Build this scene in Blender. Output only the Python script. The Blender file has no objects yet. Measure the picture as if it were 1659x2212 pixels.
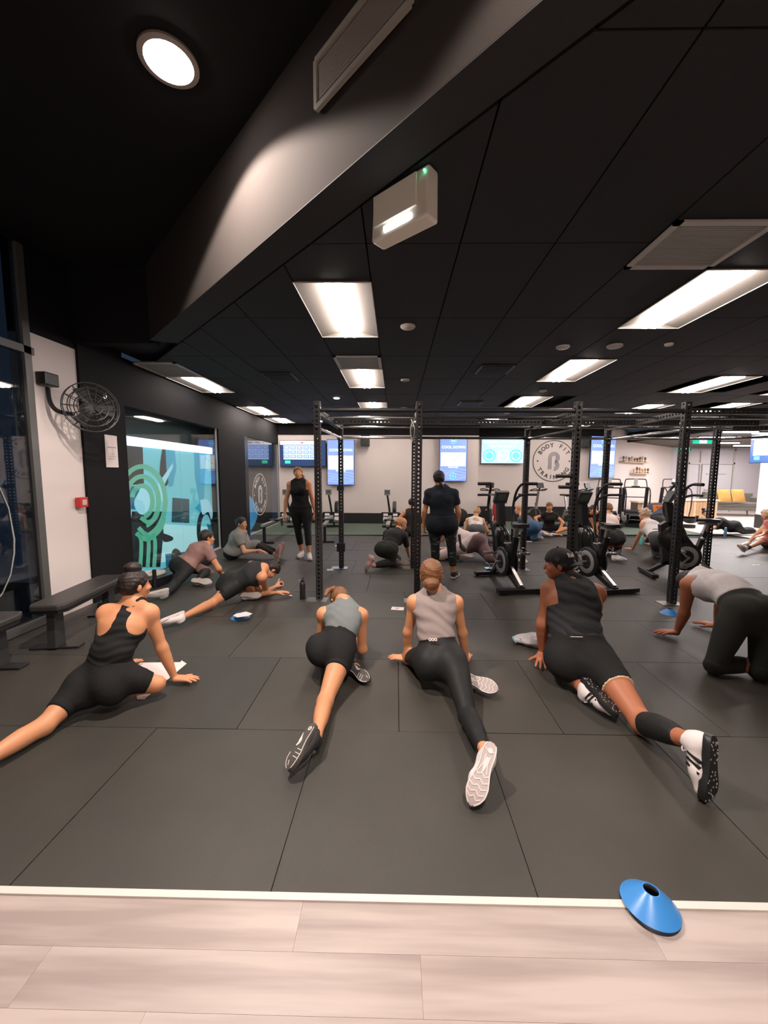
import bpy, math, random
import numpy as np
from mathutils import Vector, Matrix
PI=math.pi; R=math.radians
SC=bpy.context.scene; COL=SC.collection
random.seed(7)
# ---------------------------------------------------------------- camera (hand-held, wide, 1.57 m above the floor)
FPX=845.; CH=1.57
pitch=R(5.68); yaw=R(0.9); roll=R(0.3)
fw=np.array([-math.sin(yaw)*math.cos(pitch), math.cos(yaw)*math.cos(pitch), -math.sin(pitch)])
_r=np.cross(fw,[0,0,1]); _r/=np.linalg.norm(_r); _u=np.cross(_r,fw)
rt=_r*math.cos(roll)+_u*math.sin(roll); up=-_r*math.sin(roll)+_u*math.cos(roll)
CX=841.5; CY=1106.
cam=bpy.data.cameras.new('camera'); camo=bpy.data.objects.new('camera',cam); COL.objects.link(camo)
cam.sensor_fit='HORIZONTAL'; cam.sensor_width=36; cam.lens=36*FPX/1659; cam.shift_x=-(CX-829.5)/1659
cam.clip_start=.05; cam.clip_end=100
m=Matrix.Identity(4)
for i in range(3): m[i][0]=rt[i]; m[i][1]=up[i]; m[i][2]=-fw[i]
m[2][3]=CH
camo.matrix_world=m; SC.camera=camo
SC.view_settings.view_transform='Standard'; SC.view_settings.look='None'
SC.view_settings.exposure=0.62; SC.view_settings.gamma=1; SC.view_settings.use_curve_mapping=False
SC.cycles.max_bounces=6; SC.cycles.diffuse_bounces=3; SC.cycles.glossy_bounces=3; SC.cycles.transparent_max_bounces=8
SC.cycles.use_denoising=True; SC.cycles.sample_clamp_indirect=4
# night outside the storefront
w=bpy.data.worlds.new('night'); SC.world=w; w.use_nodes=True
w.node_tree.nodes['Background'].inputs[0].default_value=(.012,.02,.035,1); w.node_tree.nodes['Background'].inputs[1].default_value=1.

def P(x,y,z=None,Y=None,X=None):
    """the point seen at photo pixel (x, y) that lies at height z, depth Y or side X"""
    d=fw+rt*((x-CX)/FPX)-up*((y-CY)/FPX)
    t=(z-CH)/d[2] if z is not None else (Y/d[1] if Y is not None else X/d[0])
    return np.array([0,0,CH])+t*d
def Psph(x,y,c,L,far=True):
    d=fw+rt*((x-CX)/FPX)-up*((y-CY)/FPX); oc=np.array([0,0,CH])-np.array(c)
    a=d@d; b=oc@d; D=b*b-a*(oc@oc-L*L)
    t=-b/a if D<0 else (-b+(1 if far else -1)*math.sqrt(D))/a
    return np.array([0,0,CH])+t*d
# ---------------------------------------------------------------- materials
MATS={}
def mat(name,col,rough=.6,metal=0,spec=.5,emit=0,ecol=None,noise=0,nscale=20,bump=0,bscale=200,wave=None,sheen=0,coat=0,alpha=None,sss=0,stretch=(1,1,1),world=False):
    if name in MATS: return MATS[name]
    m=bpy.data.materials.new(name); m.use_nodes=True; nt=m.node_tree; b=nt.nodes['Principled BSDF']; N=nt.nodes; L=nt.links
    c=(col[0],col[1],col[2],1); b.inputs['Base Color'].default_value=c
    b.inputs['Roughness'].default_value=rough; b.inputs['Metallic'].default_value=metal; b.inputs['Specular IOR Level'].default_value=spec
    if sheen: b.inputs['Sheen Weight'].default_value=sheen
    if coat: b.inputs['Coat Weight'].default_value=coat
    if sss: b.inputs['Subsurface Weight'].default_value=sss; b.inputs['Subsurface Radius'].default_value=(.02,.008,.004); b.inputs['Subsurface Scale'].default_value=1
    if emit:
        e=ecol or col; b.inputs['Emission Color'].default_value=(e[0],e[1],e[2],1); b.inputs['Emission Strength'].default_value=emit
    if alpha is not None: b.inputs['Alpha'].default_value=alpha
    tc=N.new('ShaderNodeTexCoord'); mp=N.new('ShaderNodeMapping'); L.new(N.new('ShaderNodeNewGeometry').outputs['Position'] if world else tc.outputs['Object'],mp.inputs[0]); mp.inputs['Scale'].default_value=stretch
    if noise:
        t=N.new('ShaderNodeTexNoise'); t.inputs['Scale'].default_value=nscale; t.inputs['Detail'].default_value=5; L.new(mp.outputs[0],t.inputs[0])
        mx=N.new('ShaderNodeMix'); mx.data_type='RGBA'; mx.inputs[6].default_value=tuple(v*(1-noise) for v in c[:3])+(1,); mx.inputs[7].default_value=tuple(min(1,v*(1+noise)) for v in c[:3])+(1,)
        L.new(t.outputs[0],mx.inputs[0]); L.new(mx.outputs[2],b.inputs['Base Color'])
    if bump or wave:
        bp=N.new('ShaderNodeBump'); bp.inputs['Strength'].default_value=bump or wave[1]
        if wave:
            t=N.new('ShaderNodeTexNoise'); mp2=N.new('ShaderNodeMapping'); L.new(tc.outputs['Object'],mp2.inputs[0]); mp2.inputs['Scale'].default_value=wave[2]
            t.inputs['Scale'].default_value=wave[0]; t.inputs['Detail'].default_value=3; L.new(mp2.outputs[0],t.inputs[0]); bp.inputs['Distance'].default_value=.02
        else:
            t=N.new('ShaderNodeTexNoise'); t.inputs['Scale'].default_value=bscale; t.inputs['Detail'].default_value=3; L.new(mp.outputs[0],t.inputs[0]); bp.inputs['Distance'].default_value=.004
        L.new(t.outputs[0],bp.inputs['Height']); L.new(bp.outputs[0],b.inputs['Normal'])
    MATS[name]=m; return m
def glassmat(name,tint,refl=.06):
    m=bpy.data.materials.new(name); m.use_nodes=True; nt=m.node_tree; nt.nodes.clear(); N=nt.nodes; L=nt.links
    o=N.new('ShaderNodeOutputMaterial'); mx=N.new('ShaderNodeMixShader'); t=N.new('ShaderNodeBsdfTransparent'); g=N.new('ShaderNodeBsdfGlossy')
    f=N.new('ShaderNodeLayerWeight'); f.inputs[0].default_value=.5; t.inputs[0].default_value=tint+(1,); g.inputs[1].default_value=.02
    pw=N.new('ShaderNodeMath'); pw.operation='POWER'; pw.inputs[1].default_value=4; L.new(f.outputs['Facing'],pw.inputs[0])
    ad=N.new('ShaderNodeMath'); ad.operation='MULTIPLY_ADD'; ad.inputs[1].default_value=.7; ad.inputs[2].default_value=refl; L.new(pw.outputs[0],ad.inputs[0])
    L.new(ad.outputs[0],mx.inputs[0]); L.new(t.outputs[0],mx.inputs[1]); L.new(g.outputs[0],mx.inputs[2]); L.new(mx.outputs[0],o.inputs[0]); MATS[name]=m; return m
def srgb(r,g,b): return tuple(((v/255+.055)/1.055)**2.4 if v>10 else v/255/12.92 for v in (r,g,b))
# ---------------------------------------------------------------- mesh helpers
def V3(a): return np.array(a,float)
def unit(a): a=V3(a); n=np.linalg.norm(a); return a/n if n>1e-9 else V3((0,0,1))
def basis(w,hint=(0,0,1)):
    w=unit(w); h=V3(hint)
    if abs(w@unit(h))>.98: h=V3((0,1,0)) if abs(w[1])<.9 else V3((1,0,0))
    u=unit(np.cross(h,w)); return u,np.cross(w,u),w
def rotz(a): c,s=math.cos(a),math.sin(a); return np.array([[c,-s,0],[s,c,0],[0,0,1]])
class MB:
    def __init__(s): s.v=[]; s.f=[]
    def add(s,vs,fs):
        o=len(s.v); s.v+= [tuple(map(float,p)) for p in vs]; s.f+=[tuple(i+o for i in f) for f in fs]; return s
    def box(s,c,d,M=None):
        c=V3(c); x,y,z=[k/2 for k in d]; vs=[V3((i*x,j*y,k*z)) for k in (-1,1) for j in (-1,1) for i in (-1,1)]
        if M is not None: vs=[np.array(M)@p for p in vs]
        return s.add([p+c for p in vs],[(0,2,3,1),(4,5,7,6),(0,1,5,4),(2,6,7,3),(0,4,6,2),(1,3,7,5)])
    def bar(s,a,b,wd,hd,hint=(0,0,1)):
        a,b=V3(a),V3(b); u,v,w=basis(b-a,hint); M=np.array([u,v,w]).T
        return s.box((a+b)/2,(wd,hd,np.linalg.norm(b-a)),M)
    def cyl(s,a,b,r,r2=None,n=14,cap=True):
        a,b=V3(a),V3(b); r2=r if r2 is None else r2; u,v,w=basis(b-a); vs=[]
        for p,q in ((a,r),(b,r2)):
            for i in range(n): t=2*PI*i/n; vs.append(p+q*(math.cos(t)*u+math.sin(t)*v))
        fs=[(i,(i+1)%n,n+(i+1)%n,n+i) for i in range(n)]
        if cap: fs+=[tuple(range(n))[::-1],tuple(range(n,2*n))]
        return s.add(vs,fs)
    def tube(s,path,r,n=8,closed=False):
        path=[V3(p) for p in path]; m=len(path); vs=[]; pu=None
        for i,p in enumerate(path):
            if closed: t=path[(i+1)%m]-path[i-1]
            else: t=path[min(i+1,m-1)]-path[max(i-1,0)]
            t=unit(t)
            if pu is None: u,v,_=basis(t)
            else: u=unit(pu-t*(pu@t)); v=np.cross(t,u)
            pu=u; rr=r[i] if isinstance(r,(list,tuple)) else r
            for k in range(n): a=2*PI*k/n; vs.append(p+rr*(math.cos(a)*u+math.sin(a)*v))
        fs=[]
        for i in range(m if closed else m-1):
            j=(i+1)%m
            for k in range(n): l=(k+1)%n; fs.append((i*n+k,i*n+l,j*n+l,j*n+k))
        if not closed: fs+=[tuple(range(n))[::-1],tuple(range((m-1)*n,m*n))]
        return s.add(vs,fs)
    def prism(s,poly,o,u,v,w):
        """extrude the 2-D outline poly (in u, v) from o along the vector w"""
        o,u,v,w=map(V3,(o,u,v,w)); n=len(poly); vs=[o+a*u+b*v for a,b in poly]; vs+=[p+w for p in vs]
        fs=[tuple(range(n))[::-1],tuple(range(n,2*n))]+[(i,(i+1)%n,n+(i+1)%n,n+i) for i in range(n)]
        return s.add(vs,fs)
    def strip(s,a,b,o,u,v,w):
        """a flat band between the polylines a and b, given thickness w"""
        o,u,v,w=map(V3,(o,u,v,w)); n=len(a); f=lambda q:o+q[0]*u+q[1]*v
        vs=[f(q) for q in a]+[f(q) for q in b]; vs+=[p+w for p in vs]; fs=[]
        for i in range(n-1): fs+=[(i,i+1,n+i+1,n+i),(2*n+i,3*n+i,3*n+i+1,2*n+i+1),(i,2*n+i,2*n+i+1,i+1),(n+i,n+i+1,3*n+i+1,3*n+i)]
        return s.add(vs,fs)
    def lathe(s,prof,c=(0,0,0),n=24,axis=(0,0,1)):
        u,v,w=basis(axis); c=V3(c); m=len(prof); vs=[]
        for r,z in prof:
            for k in range(n): a=2*PI*k/n; vs.append(c+r*(math.cos(a)*u+math.sin(a)*v)+z*w)
        fs=[(i*n+k,i*n+(k+1)%n,(i+1)*n+(k+1)%n,(i+1)*n+k) for i in range(m-1) for k in range(n)]
        return s.add(vs,fs)
    def ball(s,c,r,n=12):
        r=r if hasattr(r,'__len__') else (r,r,r); c=V3(c); vs=[]; m=n//2
        for i in range(m+1):
            t=PI*i/m
            for k in range(n): a=2*PI*k/n; vs.append(c+V3((r[0]*math.sin(t)*math.cos(a),r[1]*math.sin(t)*math.sin(a),-r[2]*math.cos(t))))
        return s.add(vs,[(i*n+k,i*n+(k+1)%n,(i+1)*n+(k+1)%n,(i+1)*n+k) for i in range(m) for k in range(n)])
    def mesh(s,name,material,smooth=False,off=None):
        v=np.array(s.v,float)
        if off is not None: v=v-np.array(off)
        me=bpy.data.meshes.new(name); me.from_pydata(v.tolist(),[],s.f); me.validate()
        if material is not None: me.materials.append(material)
        if smooth:
            me.polygons.foreach_set('use_smooth',[True]*len(me.polygons)); me.set_sharp_from_angle(angle=R(smooth if smooth is not True else 40))
        me.update(); return me
    def obj(s,name,material,parent=None,smooth=False,world=False,bevel=0):
        """one mesh object; world=True: the shape was given in world space, below an unrotated parent"""
        off=None
        if world and parent is not None:
            off=V3(parent.location); q=parent.parent
            while q is not None: off=off+V3(q.location); q=q.parent
        o=bpy.data.objects.new(name,s.mesh(name,material,smooth,off)); COL.objects.link(o)
        if parent is not None: o.parent=parent
        if bevel:
            b=o.modifiers.new('bevel','BEVEL'); b.width=bevel; b.segments=2; b.limit_method='ANGLE'
        return o
def bez(pts,n=8):
    """a smooth path through the given points"""
    pts=[V3(p) for p in pts]; out=[]
    for i in range(len(pts)-1):
        p0=pts[max(i-1,0)]; p1=pts[i]; p2=pts[i+1]; p3=pts[min(i+2,len(pts)-1)]
        for k in range(n):
            t=k/n; out.append(.5*((2*p1)+(p2-p0)*t+(2*p0-5*p1+4*p2-p3)*t*t+(3*p1-p0-3*p2+p3)*t**3))
    out.append(pts[-1]); return out
def tag(o,label,cat,group=None,kind=None):
    if label: o['label']=label
    if cat: o['category']=cat
    if group: o['group']=group
    if kind: o['kind']=kind
    return o
def thing(name,label,cat,loc=(0,0,0),rz=0,group=None):
    o=bpy.data.objects.new(name,None); COL.objects.link(o); o.location=tuple(map(float,loc)); o.rotation_euler=(0,0,rz); o.empty_display_size=.1
    return tag(o,label,cat,group)
def copy_tree(o,parent=None):
    c=o.copy(); COL.objects.link(c)
    if parent is not None: c.parent=parent
    for ch in list(o.children): copy_tree(ch,c)
    return c
def dup(o,loc,rz,label,group=None):
    c=copy_tree(o); c.location=tuple(map(float,loc)); c.rotation_euler=(0,0,rz); c['label']=label
    if group: c['group']=group
    return c
def struct(o): o['kind']='structure'; return o
def arrow_mb(pts2,o,u,v,w): return MB().prism(pts2,o,u,v,w)
TXT={}
def textmesh(s,size,bold=.0):
    """outline lettering as a flat 2-D mesh: verts, faces, width"""
    k=(s,size,bold)
    if k not in TXT:
        cu=bpy.data.curves.new('lettering','FONT'); cu.body=s; cu.size=size; cu.align_x='CENTER'; cu.align_y='CENTER'; cu.offset=bold; cu.resolution_u=3
        o=bpy.data.objects.new('lettering',cu); COL.objects.link(o); dg=bpy.context.evaluated_depsgraph_get(); e=o.evaluated_get(dg); me=e.to_mesh()
        TXT[k]=([tuple(q.co) for q in me.vertices],[tuple(p.vertices) for p in me.polygons]); e.to_mesh_clear(); bpy.data.objects.remove(o); bpy.data.curves.remove(cu)
    return TXT[k]
def text_into(mb,s,size,o,u,v,bold=0,rot=0,sx=1):
    vs,fs=textmesh(s,size,bold); o,u,v=map(V3,(o,u,v)); c,sn=math.cos(rot),math.sin(rot)
    return mb.add([o+(p[0]*sx*c-p[1]*sn)*u+(p[0]*sx*sn+p[1]*c)*v for p in vs],fs)
def arc_text(mb,s,size,rad,a0,a1,o,u,v,bold=0,inward=False):
    n=len(s)
    for i,ch in enumerate(s):
        if ch==' ': continue
        a=a0+(a1-a0)*i/max(n-1,1); o2=V3(o)+rad*(math.cos(a)*V3(u)+math.sin(a)*V3(v))
        text_into(mb,ch,size,o2,u,v,bold,rot=(a+PI/2 if inward else a-PI/2))
def ringpts(r,a0=0,a1=2*PI,n=48,c=(0,0)): return [(c[0]+r*math.cos(a0+(a1-a0)*i/n),c[1]+r*math.sin(a0+(a1-a0)*i/n)) for i in range(n+1)]
def emblem(mb,o,u,v,w,s,c=(0,0),k=3,t=.055,g=.10):
    """the three-line beta-shaped mark"""
    for i in range(k):
        d=(i-(k-1)/2)*g
        def path(e):
            r=.30+e; p=[(-.27-e,-.62),(-.27-e,.25)]
            p+=[(.03+r*math.cos(a),.25+r*math.sin(a)) for a in np.linspace(PI,-PI*.32,16)]
            rr=.27+e; p+=[(.05+rr*math.cos(a),-.33+rr*math.sin(a)) for a in np.linspace(PI*.42,-PI*.5,14)]
            return [(c[0]+s*x,c[1]+s*y) for x,y in p]
        mb.strip(path(d-t/2),path(d+t/2),o,u,v,w)
    return mb
# ---------------------------------------------------------------- materials of the room
WARM=(1,.86,.78)
white=mat('white_paint',(.74,.66,.63),.7,noise=.03,nscale=3)
black=mat('black_paint',(.008,.008,.0085),.8,spec=.2,noise=.15,nscale=5)
blackgl=mat('black_gloss_paint',(.012,.012,.014),.35)
tilem=mat('black_ceiling_tile',(.014,.014,.015),.8,noise=.2,nscale=90,bump=.2,bscale=300)
gridm=mat('black_ceiling_grid',(.011,.011,.012),.8)
rub=mat('black_rubber_flooring',(.043,.040,.033),.5,spec=.5,noise=.42,nscale=1.7,bump=.35,bscale=350,world=True)
rubd=mat('dark_joint',(.008,.008,.008),.9)
turf=mat('green_turf',(.10,.135,.10),.9,noise=.2,nscale=200,bump=.5,bscale=400)
trimm=mat('pale_edge_trim',(.72,.64,.59),.45)
steel=mat('black_powder_coat',(.017,.017,.018),.5,noise=.2,nscale=60)
chrome=mat('chrome',(.75,.73,.7),.18,metal=1)
satin=mat('satin_steel',(.55,.53,.5),.35,metal=1)
blk=mat('black_plastic',(.014,.014,.015),.4)
blkm=mat('black_matt_plastic',(.02,.02,.02),.7)
gryp=mat('grey_plastic',(.25,.24,.235),.5)
lgry=mat('light_grey_plastic',(.55,.52,.5),.45)
tubedim=mat('dim_lamp_tube',(1,.9,.86),.5,emit=18,ecol=(1,.9,.85))
lampw=mat('satin_lamp_tray',(.15,.135,.12),.6)
tubeem=mat('lit_lamp_tube',(1,.9,.86),.5,emit=42,ecol=(1,.87,.80))
grille=mat('grey_air_grille',(.36,.36,.33),.6,noise=.25,nscale=150)
frmw=mat('pale_metal_frame',(.52,.5,.46),.5)
# ---------------------------------------------------------------- floor
XL=-3.62; YB=12.1; YT0,YT1=1.285,1.31
fl=struct(MB().box((7.5,8,-.06),(23,21,.06)).obj('floor',rubd))
tm=MB().box((0,0,-.011),(.996,.930,.022)).mesh('rubber_mat',rub)
rowoff={0:.54,1:.03,2:.58,3:.12,4:.62,5:.3,6:.75,7:.1,8:.5}
vari=[mat('black_rubber_flooring_%s'%k,c,.5,spec=.5,noise=.42,nscale=1.7,bump=.35,bscale=350,world=True) for k,c in (('warm',(.046,.041,.033)),('deep',(.039,.036,.031)),('worn',(.050,.046,.038)))]
tms=[tm]
for v in vari: q=tm.copy(); q.materials[0]=v; tms.append(q)
for r_ in range(9):
    yc=1.31+.934*(r_+.5); x0=-4+(rowoff[r_]-math.floor(rowoff[r_]))
    for i in range(-1,13):
        xc=x0+i+.5
        if xc>9 or xc+.5<-3.9: continue
        o=bpy.data.objects.new('rubber_mat',random.choice(tms)); COL.objects.link(o); o.parent=fl; o.location=(xc,yc,random.uniform(-.0012,.0012))
MB().prism([(-3.62,9.72),(8.2,10.3),(8.2,14.3),(6.6,13),(2.5,13),(2.5,12.2),(-3.62,12.2)],(0,0,-.012),(1,0,0),(0,1,0),(0,0,.018)).obj('turf_strip',turf,fl)
# light timber-look planks: in front of the mats and in the lounge far right
def woodmat(name,a,b,sc):
    m=bpy.data.materials.new(name); m.use_nodes=True; nt=m.node_tree; N=nt.nodes; L=nt.links; bs=N['Principled BSDF']
    tc=N.new('ShaderNodeTexCoord'); oi=N.new('ShaderNodeObjectInfo'); mp=N.new('ShaderNodeMapping'); ad=N.new('ShaderNodeVectorMath'); mu=N.new('ShaderNodeMath'); mu.operation='MULTIPLY'; mu.inputs[1].default_value=37
    L.new(oi.outputs['Random'],mu.inputs[0]); L.new(tc.outputs['Object'],ad.inputs[0]); L.new(mu.outputs[0],ad.inputs[1]); L.new(ad.outputs[0],mp.inputs[0]); mp.inputs['Scale'].default_value=sc
    n1=N.new('ShaderNodeTexNoise'); n1.inputs['Scale'].default_value=1; n1.inputs['Detail'].default_value=3; L.new(mp.outputs[0],n1.inputs[0])
    cr=N.new('ShaderNodeValToRGB'); cr.color_ramp.elements[0].position=.36; cr.color_ramp.elements[0].color=a+(1,); cr.color_ramp.elements[1].position=.64; cr.color_ramp.elements[1].color=b+(1,)
    L.new(n1.outputs[0],cr.inputs[0])
    hs=N.new('ShaderNodeHueSaturation'); mr=N.new('ShaderNodeMapRange'); mr.inputs[3].default_value=.92; mr.inputs[4].default_value=1.06; L.new(oi.outputs['Random'],mr.inputs[0]); L.new(mr.outputs[0],hs.inputs['Value'])
    L.new(cr.outputs[0],hs.inputs['Color']); L.new(hs.outputs[0],bs.inputs['Base Color']); bs.inputs['Roughness'].default_value=.42; MATS[name]=m; return m
plank=woodmat('pale_limed_wood_plank',(.34,.275,.25),(.50,.42,.385),(1.1,15,1))
PW=.152; pl_m=MB().box((0,0,-.009),(1.2193,PW-.0007,.018)).mesh('floor_plank',plank)
for j in range(20):
    yc=YT0-PW*(j+.5); off=[.0,.42,.83,.22,.63,1.02][j%6]
    for i in range(8):
        o=bpy.data.objects.new('floor_plank',pl_m); COL.objects.link(o); o.parent=fl; o.location=(-4.6+off+1.22*i,yc,0)
for j in range(14):
    yc=12.4+.3*(j+.5)
    pass
MB().prism([(8.25,10.45),(8.9,10.45),(9.0,1.3),(19,1.3),(19,17.1),(11.7,17.1),(8.25,14.3)],(0,0,-.014),(1,0,0),(0,1,0),(0,0,.014)).obj('lounge_flooring',mat('pale_lounge_flooring',(.62,.54,.49),.45,noise=.08,nscale=4,stretch=(1,8,1)),fl)
struct(MB().box((1,(YT0+YT1)/2,.001),(12,.026,.012)).obj('trim_1',trimm))
# ---------------------------------------------------------------- lower ceiling, bulkhead, raised ceiling
HC=3.02
A1=P(1165,0,z=HC); A2=P(430,640,z=HC); B1=P(1350,0,z=HC); B2=P(385,740,z=HC)
def online(a,b,X): t=(X-a[0])/(b[0]-a[0]); return a+t*(b-a)
C0=online(A1,A2,4.0); C1=online(A1,A2,-2.72); D0=online(B1,B2,4.0); D1=V3((B2[0],B2[1],HC))
YS=D1[1]           # the lower ceiling's front edge left of the diagonal
HH=3.8
colsX=[-3.55,-2.95,-2.4,-2.0,-1.4,-.8,-.2,.4,1.0,1.6,2.2,2.8,3.4,4.0,4.6,5.2,5.8,6.4,7.0,7.6,8.2]
fixt=[] # (x0,x1,y0,y1,kind)
def fx(x0,x1,y0,y1,k): fixt.append((x0,x1,y0,y1,k))
fx(-.8,-.2,3.14,4.35,'L'); fx(-.8,-.2,5.03,5.63,'V'); fx(-.8,-.2,5.64,6.85,'L'); fx(-.8,-.2,8.22,9.42,'L')
fx(1.6,2.2,2.42,2.95,'V'); fx(2.2,2.8,2.97,4.1,'L'); fx(2.2,2.8,5.17,6.37,'L'); fx(2.35,2.95,7.57,8.77,'L')
fx(-3.55,-2.95,5.33,6.1,'V'); fx(-3.55,-2.95,6.12,7.27,'L'); fx(-3.55,-2.95,8.8,10.0,'L'); fx(-3.55,-2.95,10.6,11.6,'L')
fx(4.8,5.4,6.02,7.2,'L'); fx(5.2,5.8,8.4,9.6,'L'); fx(2.35,2.95,10.2,11.4,'L'); fx(-.8,-.2,10.3,11.4,'L'); fx(6.8,7.4,8.2,9.4,'L'); fx(6.6,7.2,6.2,7.4,'L'); fx(5.2,5.8,11,12.2,'L')
def clip(poly,a,b,c): # keep a*x+b*y>=c
    out=[]
    for i in range(len(poly)):
        p,q=poly[i],poly[(i+1)%len(poly)]; dp=a*p[0]+b*p[1]-c; dq=a*q[0]+b*q[1]-c
        if dp>=0: out.append(p)
        if dp*dq<0: t=dp/(dp-dq); out.append((p[0]+t*(q[0]-p[0]),p[1]+t*(q[1]-p[1])))
    return out
nrm=np.array([-(D1-D0)[1],(D1-D0)[0]]); nrm=nrm*(1 if nrm[1]>0 else -1); nc=nrm@D0[:2]+.03*np.linalg.norm(nrm)
cl=MB(); ring=[(D0[0],D0[1]),(D1[0],D1[1]),(XL,YS),(XL,14.5),(8.2,14.5),(8.2,D0[1])]
ceil=struct(MB().prism(ring,(0,0,HC+.11),(1,0,0),(0,1,0),(0,0,.08)).obj('ceiling',gridm))
for ci in range(len(colsX)-1):
    x0,x1=colsX[ci],colsX[ci+1]; rows=[-1+1.2*k+(.05 if ci%2 else .05) for k in range(13)]
    mine=[f for f in fixt if f[0]<x1-.05 and f[1]>x0+.05]
    for f in mine: rows=[r for r in rows if not(f[2]-.45<r<f[3]+.45)]+[f[2],f[3]]
    rows=sorted(set(rows))
    for y0,y1 in zip(rows[:-1],rows[1:]):
        if y1-y0<.1 or y0>13.1: continue
        if any(f[2]-.02<=(y0+y1)/2<=f[3]+.02 for f in mine): 
            continue
        pg=[(x0+.005,y0+.005),(x1-.005,y0+.005),(x1-.005,min(y1,13.15)-.005),(x0+.005,min(y1,13.15)-.005)]
        pg=clip(pg,nrm[0],nrm[1],nc); pg=clip(pg,0,1,YS+.02) if pg and x0<D1[0] else pg
        if len(pg)<3: continue
        xs=[p[0] for p in pg]; ys=[p[1] for p in pg]
        if (max(xs)-min(xs))*(max(ys)-min(ys))<.01: continue
        MB().prism(pg,(0,0,HC+.006),(1,0,0),(0,1,0),(0,0,.014)).obj('ceiling_tile',tilem,ceil)
# the diagonal bulkhead: soffit strip, tall face above it, short face along the room
th=V3((nrm[0],nrm[1],0)); th=th/np.linalg.norm(th)
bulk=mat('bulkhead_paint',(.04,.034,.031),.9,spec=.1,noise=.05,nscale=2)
thf=unit(V3((-(C1-C0)[1],(C1-C0)[0],0))); thf=thf*(1 if thf[1]>0 else -1)
face=struct(MB().prism([(0,0),(1,0),(1,HH-HC+.02),(0,HH-HC+.02)],V3(C0)-V3((0,0,.003)),C1-C0,(0,0,1),thf*.12).obj('wall_bulkhead',bulk))
def zz(p,z): return (p[0],p[1],z)
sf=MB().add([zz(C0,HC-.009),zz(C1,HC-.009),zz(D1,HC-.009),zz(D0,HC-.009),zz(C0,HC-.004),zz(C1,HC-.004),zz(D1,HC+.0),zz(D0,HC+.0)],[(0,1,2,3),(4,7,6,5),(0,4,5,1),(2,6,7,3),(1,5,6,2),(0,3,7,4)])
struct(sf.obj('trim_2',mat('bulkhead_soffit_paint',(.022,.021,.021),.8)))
struct(MB().box(((XL+C1[0])/2,YS+.02,(HC+HH)/2),(abs(XL-C1[0])+.02,.12,HH-HC+.04)).obj('wall_upper_front',black))
hic=struct(MB().prism([(XL-.2,-2.2),(6,-2.2),(6,YS),(XL-.2,YS+.1)],(0,0,HH),(1,0,0),(0,1,0),(0,0,.08)).obj('ceiling_raised',black))
# ---------------------------------------------------------------- left wall
def wl(name,y0,y1,z0,z1,m,x=XL,t=.2): return struct(MB().box((x-t/2,(y0+y1)/2,(z0+z1)/2),(t,y1-y0,z1-z0)).obj(name,m))
zt=P(110,735,X=XL)[2]
wl('wall_left_white',3.93,4.5,0,zt,white); wl('wall_left_upper',3.93,4.5,zt,HH,black)
wl('wall_left_column',4.5,5.22,0,HH,black,x=XL+.03)
zg=P(257,873,X=XL)[2]
wl('wall_left_over_glass',5.22,9.35,zg,HC+.05,black); wl('wall_left_pillar',7.98,9.35,0,zg,black,x=XL+.02)
wl('wall_left_over_logo',9.35,YB+.1,zg-.02,HC+.05,black); wl('wall_left_end',9.35,9.6,0,zg-.02,blackgl,t=.02)
wl('wall_left_storefront_head',-2.2,3.93,3.72,HH+.1,black)
# storefront window (night outside)
alum=mat('dark_aluminium',(.12,.12,.115),.4,metal=.3); nglass=glassmat('night_glass',(.55,.6,.62),.13)
ztr=P(30,748,X=XL)[2]
win=struct(MB().box((XL,3.88,1.86),(.07,.075,3.72)).box((XL,1.0,ztr),(.07,5.9,.07)).box((XL,1.0,.05),(.07,5.9,.08)).box((XL,1.2,1.86),(.07,.06,3.72)).box((XL,-1.5,1.86),(.07,.06,3.72)).obj('window_1',alum))
for y0,y1 in ((1.23,3.84),(-1.47,1.17)):
    for z0,z1 in ((.09,ztr-.035),(ztr+.035,3.72)): MB().box((XL,(y0+y1)/2,(z0+z1)/2),(.012,y1-y0,z1-z0)).obj('pane',nglass,win)
struct(MB().box((-7.2,1,-.1),(7,9,.1)).obj('floor_outside',mat('dark_pavement',(.05,.05,.05),.8)))
# poster room behind the two inner glass walls
gl=glassmat('clear_glass',(.93,.97,.96),.07)
def gwall(name,y0,y1,n,zb=0.02):
    w=struct(MB().box((XL-.03,(y0+y1)/2,.012),(.04,y1-y0,.024)).box((XL-.03,y1-.012,zg/2),(.03,.02,zg)).obj(name,frmw))
    for i in range(n):
        a=y0+(y1-y0)*i/n; b=y0+(y1-y0)*(i+1)/n; MB().box((XL-.03,(a+b)/2,(zg-.01)/2+.01),(.012,b-a-.008,zg-.03)).obj('pane',gl,w)
    return w
gwall('window_2',5.22,7.98,2); gwall('window_3',9.6,YB,2)
# ---------------------------------------------------------------- back walls
struct(MB().box((-.55,YB+.5,1.36),(6.14,1.0,2.72)).obj('wall_back',white))
XK=2.5; struct(MB().box((4.6,12.98,1.36),(4.25,.16,2.72)).obj('wall_back_right',white))
struct(MB().box((-.55,YB+.1,2.9),(6.14,.24,.36)).box((4.6,12.98,2.9),(4.25,.2,.36)).obj('wall_back_head',black))
bb=mat('black_skirting_board',(.014,.014,.015),.5)
struct(MB().box((-.55,YB-.005,.165),(6.1,.03,.33)).obj('baseboard_back',bb)); struct(MB().box((4.6,12.885,.25),(4.1,.03,.5)).obj('baseboard_back_right',bb))
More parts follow.
